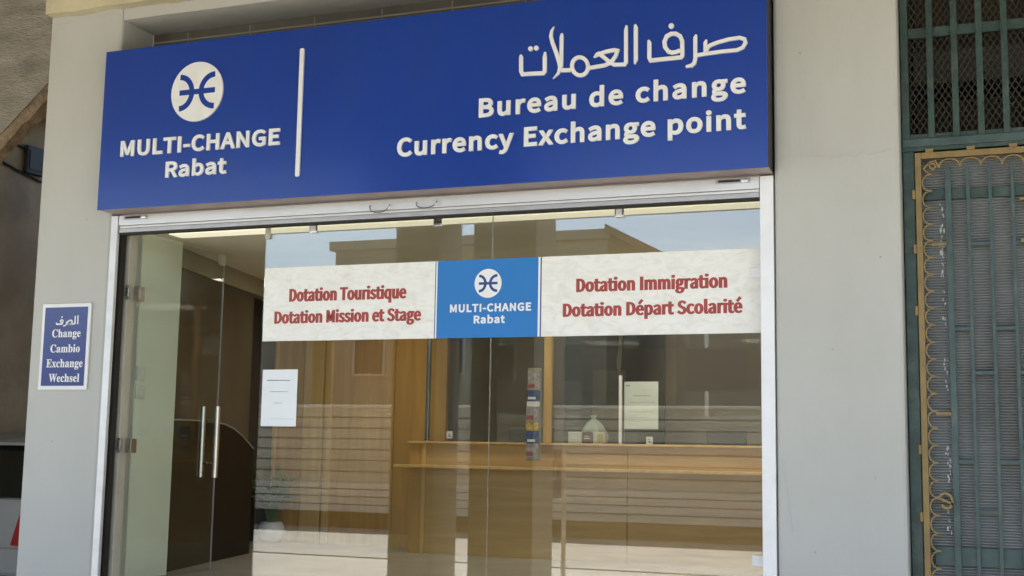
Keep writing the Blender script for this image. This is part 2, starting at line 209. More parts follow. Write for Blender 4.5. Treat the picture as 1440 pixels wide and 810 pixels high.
GLY = {"sans":{"-":[121,[[[16,94,16,86,46,86],[76,86,106,86,106,94],[106,102,106,110,76,110],[46,110,16,110,16,102]]]],"A":[213,[[[30,86,1,0,12,0],[23,0,34,0,42,26],[51,52,59,78,90,78],[121,78,153,78,161,52],[169,26,177,0,189,0],[200,0,211,0,182,86],[153,171,124,257,112,257],[100,257,88,257,59,171]],[[93,104,67,104,71,117],[75,130,79,144,89,173],[97,200,105,230,106,230],[106,230,106,230,115,201],[123,173,132,144,136,130],[141,117,145,104,119,104]]]],"B":[230,[[[35,86,35,0,63,0],[90,0,117,0,174,0],[214,25,214,75,214,110],[193,131,162,137,162,137],[162,138,162,138,186,146],[200,168,200,194,200,239],[163,257,111,257,86,257],[61,257,35,257,35,171]],[[80,148,68,148,68,176],[68,203,68,231,81,231],[94,231,107,231,147,231],[168,220,168,190,168,164],[150,148,106,148,93,148]],[[83,26,68,26,68,58],[68,90,68,123,83,123],[97,123,112,123,158,123],[182,108,182,76,182,42],[157,26,112,26,97,26]]]],"C":[223,[[[68,-5,132,-5,165,-5],[190,9,211,32,205,39],[199,46,193,53,176,35],[158,24,133,24,84,24],[54,64,54,129,54,193],[86,233,134,233,157,233],[173,223,187,209,193,216],[199,223,204,230,190,246],[165,261,134,261,69,261],[20,211,20,128,20,45]]]],"D":[241,[[[35,86,35,0,57,0],[79,0,101,0,178,0],[220,48,220,129,220,211],[178,257,99,257,78,257],[57,257,35,257,35,171]],[[77,27,68,27,68,95],[68,162,68,230,77,230],[87,230,97,230,157,230],[187,194,187,129,187,64],[157,27,97,27,87,27]]]],"E":[206,[[[35,86,35,0,86,0],[136,0,187,0,187,9],[187,18,187,28,147,28],[107,28,68,28,68,59],[68,90,68,121,100,121],[132,121,165,121,165,130],[165,140,165,149,132,149],[100,149,68,149,68,176],[68,202,68,229,106,229],[145,229,183,229,183,238],[183,248,183,257,134,257],[85,257,35,257,35,171]]]],"G":[241,[[[69,-5,136,-5,171,-5],[199,8,215,25,215,61],[215,97,215,133,187,133],[159,133,131,133,131,124],[131,115,131,106,149,106],[167,106,186,106,186,84],[186,61,186,39,175,29],[158,24,139,24,84,24],[54,64,54,129,54,193],[87,233,139,233,165,233],[181,222,194,209,200,216],[206,223,212,230,197,245],[174,261,138,261,70,261],[20,211,20,128,20,45]]]],"H":[255,[[[35,86,35,0,46,0],[57,0,68,0,68,40],[68,81,68,121,107,121],[147,121,187,121,187,81],[187,40,187,0,198,0],[209,0,220,0,220,86],[220,171,220,257,209,257],[198,257,187,257,187,221],[187,185,187,149,147,149],[107,149,68,149,68,185],[68,221,68,257,57,257],[46,257,35,257,35,171]]]],"I":[103,[[[35,86,35,0,46,0],[57,0,68,0,68,86],[68,171,68,257,57,257],[46,257,35,257,35,171]]]],"L":[190,[[[35,86,35,0,84,0],[132,0,180,0,180,9],[180,18,180,28,143,28],[105,28,68,28,68,104],[68,180,68,257,57,257],[46,257,35,257,35,171]]]],"M":[284,[[[35,86,35,0,45,0],[55,0,64,0,64,47],[64,95,64,142,64,164],[62,195,60,218,61,218],[61,218,62,218,69,198],[75,179,82,159,99,115],[115,70,131,26,138,26],[145,26,153,26,169,70],[185,115,201,159,208,179],[215,198,222,218,222,218],[223,218,223,218,221,195],[219,164,219,142,219,95],[219,47,219,0,229,0],[239,0,249,0,249,86],[249,171,249,257,236,257],[223,257,210,257,194,211],[177,165,161,119,155,102],[150,84,143,66,143,66],[142,66,142,66,136,84],[130,102,123,119,107,165],[91,211,74,257,61,257],[48,257,35,257,35,171]]]],"N":[253,[[[35,86,35,0,46,0],[56,0,66,0,66,45],[66,90,66,135,66,162],[63,189,62,215,62,215],[63,215,63,215,73,197],[82,180,91,162,122,108],[153,54,185,0,196,0],[207,0,218,0,218,86],[218,171,218,257,208,257],[197,257,187,257,187,212],[187,168,187,123,187,97],[189,68,192,42,191,42],[190,42,190,42,181,60],[171,77,162,95,131,149],[100,203,68,257,57,257],[46,257,35,257,35,171]]]],"R":[222,[[[82,135,68,135,68,167],[68,199,68,230,82,230],[96,230,111,230,151,230],[173,218,173,185,173,151],[151,135,111,135,96,135]],[[155,36,176,0,188,0],[200,0,213,0,191,37],[169,75,147,112,182,121],[205,145,205,185,205,238],[168,257,116,257,89,257],[62,257,35,257,35,171],[35,86,35,0,46,0],[57,0,68,0,68,36],[68,73,68,109,83,109],[98,109,114,109,135,73]]]],"S":[209,[[[70,-5,106,-5,160,-5],[194,28,194,68,194,106],[171,124,141,137,129,142],[116,147,104,153,84,161],[62,171,62,196,62,218],[81,233,110,233,133,233],[152,224,168,209,174,216],[179,223,185,230,167,248],[140,261,110,261,63,261],[29,233,29,193,29,156],[57,138,81,127,93,122],[105,117,118,111,142,100],[161,92,161,65,161,41],[141,24,107,24,80,24],[54,36,36,56,30,48],[23,41,17,33,39,10]]]],"T":[210,[[[89,76,89,0,99,0],[110,0,121,0,121,76],[121,153,121,229,147,229],[173,229,199,229,199,238],[199,248,199,257,136,257],[74,257,11,257,11,248],[11,238,11,229,37,229],[63,229,89,229,89,153]]]],"U":[252,[[[74,-5,126,-5,179,-5],[218,23,218,106,218,156],[218,206,218,257,208,257],[198,257,187,257,187,206],[187,156,187,105,187,43],[160,24,126,24,93,24],[67,43,67,105,67,156],[67,206,67,257,56,257],[45,257,34,257,34,206],[34,156,34,106,34,23]]]],"a":[197,[[[44,-5,76,-5,99,-5],[121,8,139,23,139,23],[140,23,140,23,141,15],[142,8,143,0,152,0],[160,0,169,0,169,39],[169,78,169,117,169,164],[150,195,103,195,72,195],[46,181,29,170,33,163],[37,155,41,148,56,158],[76,168,98,168,129,168],[137,145,137,120,56,111],[21,91,21,49,21,15]],[[103,21,85,21,66,21],[51,30,51,51,51,76],[73,92,137,99,137,81],[137,64,137,46,119,30]]]],"b":[216,[[[98,-5,116,-5,159,-5],[199,33,199,98,199,157],[172,195,123,195,102,195],[81,183,63,168,63,180],[64,191,64,202,64,228],[64,253,64,279,54,279],[43,279,32,279,32,186],[32,93,32,0,41,0],[49,0,58,0,59,7],[60,13,61,20,61,20],[62,20,62,20,78,5]],[[142,22,111,22,98,22],[81,27,64,42,64,75],[64,109,64,142,82,159],[99,168,115,168,151,168],[165,140,165,98,165,51]]]],"c":[179,[[[57,-5,107,-5,130,-5],[152,5,169,19,164,26],[159,34,155,41,143,30],[127,22,110,22,75,22],[51,51,51,95,51,139],[76,168,111,168,126,168],[138,161,149,152,154,159],[160,166,165,173,152,185],[134,195,110,195,61,195],[18,158,18,95,18,32]]]],"d":[217,[[[49,-5,97,-5,120,-5],[140,8,155,22,155,22],[155,22,156,22,157,15],[158,7,159,0,167,0],[176,0,185,0,185,93],[185,186,185,279,174,279],[163,279,153,279,153,254],[153,230,153,206,153,195],[154,184,154,173,138,187],[123,195,101,195,57,195],[19,157,19,95,19,32]],[[121,22,104,22,71,22],[51,49,51,95,51,139],[76,168,106,168,122,168],[137,162,153,148,153,115],[153,82,153,48,137,31]]]],"e":[194,[[[58,-5,109,-5,135,-5],[155,4,172,15,168,22],[164,29,160,36,146,27],[131,21,113,21,77,21],[52,47,50,88,92,88],[135,88,178,88,179,92],[179,99,179,106,179,160],[152,195,103,195,60,195],[18,157,18,95,18,32]],[[83,110,49,110,53,148],[77,169,104,169,134,169],[151,149,151,110,117,110]]]],"g":[197,[[[50,-88,96,-88,155,-88],[193,-57,193,-22,193,10],[170,23,126,23,114,23],[101,23,89,23,63,23],[56,32,56,44,56,55],[61,61,68,67,76,63],[87,60,96,60,135,60],[166,86,166,126,166,143],[159,157,150,166,163,166],[176,166,189,166,189,174],[189,182,189,190,167,190],[145,190,123,190,116,193],[107,195,96,195,58,195],[25,169,25,127,25,104],[37,86,50,76,50,76],[50,75,50,75,40,68],[29,55,29,39,29,24],[36,14,46,8,46,7],[46,7,46,6,28,-5],[18,-20,18,-37,18,-69]],[[118,82,96,82,74,82],[56,99,56,127,56,155],[74,172,96,172,119,172],[137,155,137,127,137,99]],[[138,-65,101,-65,66,-65],[46,-53,46,-32,46,-21],[51,-10,65,0,74,-2],[83,-3,90,-3,101,-3],[112,-3,123,-3,148,-3],[161,-9,161,-27,161,-47]]]],"h":[213,[[[32,93,32,0,43,0],[54,0,64,0,64,46],[64,92,64,138,83,157],[97,167,116,167,141,167],[152,152,152,116,152,77],[152,39,152,0,163,0],[174,0,184,0,184,40],[184,80,184,120,184,169],[166,195,126,195,100,195],[81,181,63,163,63,176],[64,189,64,202,64,228],[64,253,64,279,54,279],[43,279,32,279,32,186]]]],"i":[96,[[[32,63,32,0,43,0],[54,0,64,0,64,63],[64,127,64,190,54,190],[43,190,32,190,32,127]],[[36,229,48,229,61,229],[70,238,70,251,70,263],[61,271,48,271,36,271],[27,263,27,251,27,238]]]],"l":[99,[[[42,-5,66,-5,75,-5],[80,-3,84,-2,83,6],[81,15,80,23,76,22],[75,22,73,22,68,22],[64,26,64,36,64,117],[64,198,64,279,54,279],[43,279,32,279,32,198],[32,118,32,38,32,11]]]],"m":[324,[[[32,63,32,0,43,0],[54,0,64,0,64,46],[64,92,64,138,82,158],[98,167,112,167,136,167],[147,152,147,116,147,77],[147,39,147,0,158,0],[169,0,179,0,179,46],[179,92,179,138,197,158],[213,167,227,167,251,167],[263,152,263,116,263,77],[263,39,263,0,273,0],[284,0,294,0,294,40],[294,80,294,120,294,169],[276,195,237,195,214,195],[194,180,174,159,166,181],[151,195,121,195,99,195],[79,181,62,162,62,162],[62,162,62,162,61,172],[60,181,58,190,50,190],[41,190,32,190,32,127]]]],"n":[214,[[[32,63,32,0,43,0],[54,0,64,0,64,46],[64,92,64,138,83,157],[97,167,116,167,141,167],[152,152,152,116,152,77],[152,39,152,0,163,0],[174,0,184,0,184,40],[184,80,184,120,184,169],[166,195,126,195,100,195],[80,181,62,162,62,162],[62,162,62,162,61,172],[60,181,58,190,50,190],[41,190,32,190,32,127]]]],"o":[212,[[[60,-5,106,-5,153,-5],[194,32,194,95,194,158],[153,195,106,195,60,195],[18,158,18,95,18,32]],[[139,22,106,22,73,22],[51,51,51,95,51,139],[73,168,106,168,139,168],[161,139,161,95,161,51]]]],"p":[217,[[[32,10,32,-80,43,-80],[54,-80,64,-80,64,-59],[64,-37,64,-16,64,-5],[64,6,63,18,81,3],[99,-5,116,-5,159,-5],[199,33,199,98,199,157],[172,195,123,195,101,195],[79,182,62,168,62,168],[62,168,62,168,61,175],[60,183,58,190,50,190],[41,190,32,190,32,100]],[[142,22,111,22,98,22],[81,27,64,42,64,75],[64,109,64,142,83,159],[99,168,115,168,151,168],[165,140,165,98,165,51]]]],"q":[217,[[[153,-58,153,-80,163,-80],[174,-80,185,-80,185,10],[185,100,185,190,176,190],[168,190,159,190,158,184],[157,178,156,172,156,172],[156,172,155,172,139,187],[123,195,101,195,57,195],[19,157,19,95,19,32],[49,-5,97,-5,119,-5],[139,7,154,22,154,11],[153,-1,153,-13,153,-35]],[[121,22,104,22,71,22],[51,49,51,95,51,139],[76,168,106,168,122,168],[137,162,153,148,153,115],[153,82,153,48,137,31]]]],"r":[136,[[[32,63,32,0,43,0],[54,0,64,0,64,41],[64,81,64,122,77,154],[96,166,112,166,120,166],[124,165,131,163,133,172],[135,182,137,191,131,194],[125,195,116,195,95,195],[76,180,62,155,62,155],[62,155,62,155,61,167],[60,179,58,190,50,190],[41,190,32,190,32,127]]]],"s":[164,[[[55,-5,82,-5,127,-5],[151,21,151,52,151,88],[121,99,93,110,72,118],[52,125,52,143,52,158],[63,170,88,170,104,170],[118,163,131,153,136,160],[141,167,146,173,132,185],[111,195,87,195,46,195],[22,171,22,141,22,109],[50,96,77,86,98,78],[120,69,120,50,120,34],[108,20,83,20,60,20],[43,29,27,43,21,36],[16,29,11,22,29,7]]]],"t":[132,[[[51,-5,92,-5,104,-5],[116,-1,127,2,125,11],[123,19,121,27,114,24],[106,21,99,21,77,21],[70,35,70,58,70,93],[70,129,70,164,87,164],[104,164,121,164,121,173],[121,181,121,190,104,190],[87,190,70,190,70,208],[70,226,70,244,61,244],[52,244,43,244,42,226],[41,208,40,190,30,190],[19,189,9,188,9,180],[9,172,9,164,19,164],[28,164,38,164,38,129],[38,94,38,59,38,21]]]],"u":[213,[[[48,-5,88,-5,114,-5],[133,9,151,30,151,30],[151,30,152,30,152,20],[153,10,154,0,163,0],[172,0,181,0,181,63],[181,127,181,190,170,190],[159,190,149,190,149,145],[149,100,149,55,131,33],[117,23,97,23,72,23],[62,38,62,74,62,112],[62,151,62,190,51,190],[40,190,29,190,29,150],[29,110,29,70,29,21]]]],"x":[174,[[[26,33,5,0,16,0],[28,0,39,0,47,15],[56,30,64,44,71,56],[77,68,84,78,84,78],[85,78,85,78,93,68],[100,56,106,44,115,30],[125,15,134,0,146,0],[157,0,169,0,148,32],[127,64,106,96,126,127],[145,159,164,190,153,190],[142,190,131,190,123,176],[115,162,107,148,102,138],[96,127,91,117,90,117],[90,117,89,117,83,127],[76,138,70,148,62,162],[53,176,45,190,33,190],[22,190,10,190,29,160],[49,129,68,99,47,66]]]],"y":[182,[[[27,-82,35,-82,73,-82],[93,-53,106,-16,130,53],[154,121,178,190,167,190],[157,190,147,190,135,155],[124,120,112,85,107,68],[102,48,97,31,96,31],[96,31,95,31,89,49],[82,68,76,85,63,120],[51,155,38,190,27,190],[16,190,5,190,30,127],[55,63,81,0,79,-5],[78,-10,77,-15,69,-38],[55,-56,34,-56,29,-56],[23,-54,19,-53,17,-61],[15,-70,13,-78,19,-81]]]],"é":[194,[[[58,-5,109,-5,135,-5],[155,4,172,15,168,22],[164,29,160,36,146,27],[131,21,113,21,77,21],[52,47,50,88,92,88],[135,88,178,88,179,92],[179,99,179,106,179,160],[152,195,103,195,60,195],[18,157,18,95,18,32]],[[83,110,49,110,53,148],[77,169,104,169,134,169],[151,149,151,110,117,110]],[[92,229,98,224,118,244],[138,264,159,284,151,291],[144,298,137,305,118,284],[100,262,81,240,87,235]]]]},"serif":{"C":[468,[[[338,-11,257,-11,212,-11],[172,-1,137,20,103,40],[75,68,56,104,36,140],[26,182,26,228,26,274],[36,315,56,351,76,387],[104,414,139,435,174,455],[214,465,259,465,290,465],[326,457,367,440,374,437],[381,435,388,435,404,435],[415,445,419,465,425,465],[431,465,437,465,437,413],[437,361,437,308,431,308],[425,308,420,308,405,350],[383,383,356,407,329,431],[299,443,265,443,184,443],[144,371,144,226,144,91],[188,24,278,24,305,24],[332,31,358,45,384,59],[408,79,428,106,435,100],[441,94,447,89,401,22]]]],"E":[442,[[[143,0,14,0,14,6],[14,11,14,17,38,17],[54,21,62,30,71,38],[75,54,75,78,75,175],[75,272,75,369,75,398],[71,417,62,425,53,434],[38,439,16,439,16,444],[16,450,16,455,144,455],[271,455,399,455,399,410],[399,365,399,320,394,320],[389,320,383,320,378,361],[364,390,340,406,317,422],[281,430,232,430,217,430],[207,430,200,428,193,427],[188,423,186,417,184,411],[183,401,183,388,183,341],[183,293,183,246,186,246],[190,246,193,246,223,246],[245,254,259,269,273,284],[283,310,288,345,293,345],[299,345,304,345,304,270],[304,194,304,118,299,118],[293,118,287,118,285,145],[280,166,273,181,266,197],[255,207,241,213,227,219],[208,222,185,222,184,222],[184,222,183,222,183,171],[183,119,183,67,183,51],[186,40,192,35,198,30],[211,28,230,28,263,28],[291,31,313,39,336,46],[355,58,371,75,386,92],[400,114,411,143,417,143],[424,143,430,143,421,95],[411,48,402,0,273,0]]]],"W":[611,[[[177,-11,171,-11,124,124],[78,258,32,393,27,409],[21,420,15,427,9,434],[-1,438,-15,439,-15,444],[-15,450,-15,455,50,455],[115,455,181,455,181,450],[181,444,181,439,166,438],[156,436,150,432,143,428],[140,421,140,410,140,401],[143,388,148,373,173,300],[198,226,223,153,249,220],[275,286,301,353,296,368],[291,383,286,399,281,415],[275,425,267,429,260,434],[247,437,229,439,229,444],[229,450,229,455,299,455],[369,455,439,455,439,450],[439,444,439,439,408,439],[393,430,393,412,393,406],[395,398,399,386,424,313],[449,239,474,166,496,234],[518,302,541,369,546,385],[549,398,549,406,549,418],[545,426,538,430,531,435],[519,438,503,439,503,444],[503,450,503,455,543,455],[584,455,624,455,624,450],[624,444,624,439,611,436],[601,430,594,421,588,412],[581,398,575,379,532,249],[489,119,446,-11,440,-11],[434,-11,428,-11,390,96],[353,202,316,309,274,202],[232,96,190,-11,184,-11]]]],"a":[344,[[[282,-10,255,-10,221,-10],[203,5,200,35,170,6],[135,-9,95,-9,72,-9],[54,-2,40,11,27,25],[20,42,20,63,20,93],[35,117,63,136,92,155],[137,173,199,190,199,207],[199,224,199,241,199,260],[195,274,187,282,179,291],[166,296,148,296,119,296],[104,288,104,274,104,271],[107,266,113,257,120,248],[123,239,123,231,123,219],[119,209,110,202,101,194],[90,191,77,191,63,191],[52,195,45,203,37,211],[33,223,33,236,33,252],[38,266,49,278,60,291],[75,300,95,308,114,315],[136,318,162,318,210,318],[244,310,263,292,283,275],[293,247,293,210,293,161],[293,112,293,62,293,51],[293,43,295,40,296,36],[299,34,304,34,309,34],[314,37,320,42,323,37],[326,32,329,28,307,2]],[[129,34,151,34,157,34],[165,36,174,41,183,46],[191,53,199,63,199,99],[199,134,199,169,145,157],[118,128,118,84,118,50]]]],"b":[361,[[[46,-11,43,-11,43,122],[43,255,43,388,43,409],[41,423,37,428,32,434],[23,438,8,439,8,445],[8,450,8,455,51,455],[95,455,138,455,138,396],[138,338,138,279,160,305],[188,318,221,318,245,318],[266,312,284,299,302,286],[316,268,326,245,337,222],[342,196,342,166,342,132],[335,102,323,75,310,49],[292,28,270,13,247,-2],[221,-10,192,-10,162,-10],[133,3,105,28,88,15],[70,2,53,-11,50,-11]],[[153,14,183,14,206,14],[223,26,232,49,241,73],[245,110,245,160,245,201],[240,231,231,251,222,270],[206,280,184,280,174,280],[164,277,155,270,146,263],[141,253,138,242,138,184],[138,126,138,69,138,32]]]],"c":[293,[[[208,-10,156,-10,130,-10],[107,-3,87,11,66,25],[50,44,38,68,26,92],[19,119,19,150,19,182],[26,211,40,237,54,262],[72,282,96,297,119,312],[146,319,175,319,207,319],[232,312,250,298,268,284],[277,267,277,245,277,233],[274,223,266,215,259,208],[249,204,236,204,210,204],[196,220,196,251,196,254],[196,258,197,261,197,265],[197,268,197,271,197,288],[188,297,169,297,131,297],[112,260,112,187,112,139],[120,102,137,76,154,51],[176,38,204,38,228,38],[250,49,271,72,276,68],[280,64,285,60,251,13]]]],"e":[301,[[[208,-10,154,-10,128,-10],[105,-3,85,10,64,24],[49,43,37,69,25,94],[19,123,19,157,19,188],[26,216,38,240,50,265],[66,284,87,298,108,311],[131,318,157,318,196,318],[226,306,249,280,271,255],[283,219,283,173,283,171],[283,168,283,166,227,166],[172,166,117,166,118,84],[145,42,199,42,226,42],[249,57,270,86,275,81],[280,77,285,73,252,17]],[[116,196,116,192,145,192],[173,192,201,192,201,200],[201,207,201,215,201,243],[199,264,193,277,187,290],[177,297,161,297,131,297],[116,266,116,203,116,200]]]],"g":[327,[[[201,-140,146,-140,102,-140],[70,-134,48,-122,25,-109],[14,-93,14,-75,14,-53],[32,-36,69,-26,39,-11],[24,7,24,30,24,47],[30,61,42,74,55,86],[75,99,102,110,49,130],[22,164,22,212,22,233],[28,252,40,268,51,284],[67,296,88,305,108,314],[131,318,157,318,184,318],[209,314,233,304,261,304],[289,304,317,304,317,292],[317,280,317,268,301,268],[284,268,268,268,284,249],[291,227,291,203,291,184],[286,166,276,151,266,136],[252,124,234,116,216,107],[195,103,172,103,167,103],[162,103,157,103,152,104],[147,104,142,104,130,104],[120,101,112,94,105,88],[101,80,101,71,101,56],[114,49,141,49,152,49],[164,49,175,49,211,49],[239,46,259,40,279,34],[294,25,303,13,311,0],[316,-16,316,-37,316,-69],[301,-94,272,-113,243,-131]],[[141,124,157,124,173,124],[184,131,190,146,196,160],[199,182,199,211,199,240],[196,262,190,276,184,290],[173,297,157,297,141,297],[130,290,124,276,117,262],[114,240,114,211,114,182],[117,160,124,146,130,131]],[[131,-116,161,-116,229,-116],[263,-99,263,-66,263,-54],[259,-46,249,-41,240,-37],[225,-34,205,-34,169,-34],[133,-34,97,-34,81,-45],[73,-57,73,-73,73,-84],[80,-95,95,-103,109,-112]]]],"h":[381,[[[72,0,18,0,18,5],[18,11,18,16,31,17],[40,20,45,26,50,31],[52,41,52,56,52,170],[52,285,52,399,52,413],[50,423,46,429,41,435],[32,439,19,440,19,445],[19,450,19,455,62,455],[105,455,148,455,148,392],[148,330,148,267,173,301],[205,318,243,318,301,318],[330,283,330,212,330,160],[330,108,330,56,330,42],[333,32,337,26,342,20],[350,17,363,16,363,11],[363,5,363,0,310,0],[256,0,202,0,202,5],[202,11,202,16,204,16],[205,16,207,16,226,16],[235,29,235,56,235,109],[235,163,235,217,235,235],[233,249,229,258,225,267],[216,271,203,271,182,271],[163,259,148,235,148,175],[148,116,148,56,148,42],[150,32,154,26,158,20],[167,17,180,16,180,11],[180,5,180,0,126,0]]]],"i":[198,[[[115,362,101,362,86,362],[74,367,65,376,55,386],[50,398,50,412,50,427],[55,439,65,449,74,458],[86,463,101,463,115,463],[127,458,137,449,146,439],[151,427,151,412,151,398],[146,386,136,376,126,367]],[[72,0,18,0,18,5],[18,11,18,16,32,17],[41,20,45,26,50,31],[52,41,52,56,52,121],[52,186,52,252,52,268],[50,279,47,285,43,290],[34,293,20,293,20,299],[21,305,21,310,63,310],[106,310,148,310,148,225],[148,141,148,56,148,42],[150,32,154,26,158,20],[167,17,180,16,180,11],[180,5,180,0,126,0]]]],"l":[199,[[[72,0,18,0,18,5],[18,11,18,16,32,17],[41,20,45,26,50,31],[52,41,52,56,52,170],[52,284,52,398,52,412],[51,423,47,429,43,435],[34,439,20,439,20,445],[20,450,20,455,63,455],[106,455,148,455,148,322],[148,189,148,56,148,42],[150,32,154,26,158,20],[167,17,180,16,180,11],[180,5,180,0,126,0]]]],"m":[554,[[[71,0,18,0,18,5],[18,11,18,16,31,17],[40,20,45,26,50,31],[52,41,52,56,52,122],[52,187,52,253,52,267],[50,277,46,284,41,290],[32,294,19,294,19,300],[19,305,19,310,61,310],[104,310,146,310,146,295],[146,280,146,265,172,300],[202,318,237,318,283,318],[310,299,320,261,346,299],[379,318,418,318,475,318],[504,283,504,212,504,160],[504,108,504,56,504,42],[506,32,510,26,514,20],[523,17,536,16,536,11],[536,5,536,0,483,0],[430,0,377,0,377,5],[377,11,377,16,390,17],[398,20,403,26,407,32],[410,42,410,56,410,109],[410,163,410,217,410,235],[408,249,404,258,400,267],[391,271,377,271,358,271],[340,260,324,237,324,177],[324,116,324,56,324,42],[327,32,331,26,335,20],[343,17,356,16,356,11],[356,5,356,0,304,0],[252,0,199,0,199,5],[199,11,199,16,212,17],[221,20,225,26,229,32],[232,42,232,56,232,109],[232,163,232,217,232,235],[230,248,226,258,222,267],[213,271,199,271,178,271],[161,259,146,235,146,175],[146,116,146,56,146,42],[148,33,152,27,156,20],[165,17,177,16,177,11],[177,5,177,0,124,0]]]],"n":[381,[[[72,0,18,0,18,5],[18,11,18,16,31,17],[40,20,45,26,50,31],[52,41,52,56,52,122],[52,187,52,253,52,267],[50,277,46,284,41,290],[32,294,19,294,19,300],[19,305,19,310,62,310],[105,310,148,310,148,296],[148,282,148,267,172,301],[204,318,243,318,301,318],[330,283,330,212,330,160],[330,108,330,56,330,42],[333,32,337,26,342,20],[350,17,363,16,363,11],[363,5,363,0,310,0],[256,0,202,0,202,5],[202,11,202,16,204,16],[205,16,207,16,226,16],[235,29,235,56,235,109],[235,163,235,217,235,235],[233,249,229,258,225,267],[216,271,203,271,182,271],[163,259,148,235,148,175],[148,116,148,56,148,42],[150,32,154,26,158,20],[167,17,180,16,180,11],[180,5,180,0,126,0]]]],"o":[336,[[[198,-10,169,-10,139,-10],[113,-3,90,11,68,26],[50,45,38,70,25,95],[19,123,19,154,19,186],[25,214,38,239,50,264],[68,283,90,297,113,311],[139,318,168,318,197,318],[223,311,245,298,268,284],[285,264,298,240,311,215],[317,186,317,154,317,122],[311,93,298,69,285,44],[268,25,245,11,223,-3]],[[150,11,169,11,187,11],[201,21,209,39,213,48],[216,62,217,81,219,101],[220,125,220,154,220,213],[216,252,208,271,199,289],[186,299,169,299,149,299],[136,289,128,271,121,251],[117,213,117,154,117,125],[118,101,120,82,121,62],[124,48,128,39,136,21]]]],"s":[288,[[[183,-10,151,-10,133,-10],[112,-5,87,6,83,8],[78,9,73,9,62,9],[55,3,51,-9,46,-9],[41,-9,36,-9,36,29],[36,67,36,105,41,105],[47,105,53,105,59,77],[71,55,87,39,103,23],[121,15,140,15,157,15],[170,19,179,27,188,34],[192,45,192,58,192,77],[180,93,156,105,139,113],[123,121,107,130,84,141],[66,154,54,169,43,184],[37,201,37,220,37,248],[46,272,65,291,83,310],[109,319,141,319,148,319],[156,318,166,316,175,314],[186,311,199,308,201,307],[203,307,206,306,209,305],[211,305,213,305,221,305],[226,310,230,319,235,319],[239,319,244,319,244,287],[244,254,244,222,239,222],[233,222,228,222,221,246],[211,264,196,277,182,290],[167,296,149,296,135,296],[124,293,116,286,109,279],[105,270,105,259,105,248],[108,240,115,232,122,225],[133,218,146,212,161,204],[176,197,191,189,214,178],[231,166,241,151,252,137],[257,118,257,95,257,62],[247,37,228,18,209,-1]]]],"x":[319,[[[42,0,5,0,5,5],[5,10,5,15,25,20],[44,34,62,56,82,83],[103,110,123,136,96,179],[70,221,43,263,31,282],[18,292,4,293,4,299],[4,305,4,310,59,310],[114,310,169,310,169,305],[169,300,169,294,150,294],[140,289,140,280,140,276],[143,270,149,260,161,242],[172,224,183,206,197,223],[210,240,224,257,231,265],[234,272,234,279,234,285],[232,288,227,290,223,292],[214,294,201,294,201,300],[201,305,201,310,238,310],[274,310,311,310,311,306],[311,301,311,296,292,292],[273,278,254,254,235,231],[217,207,198,184,229,135],[260,86,291,36,296,30],[299,25,303,21,306,18],[312,16,319,15,319,10],[319,5,319,0,264,0],[210,0,155,0,155,5],[155,11,155,16,165,16],[173,17,178,19,183,22],[185,25,185,30,185,37],[181,47,173,59,161,77],[150,96,138,114,124,96],[111,79,97,61,89,50],[85,41,85,34,85,21],[94,15,114,15,115,15],[116,15,118,15,118,10],[118,5,118,0,80,0]]]]}}
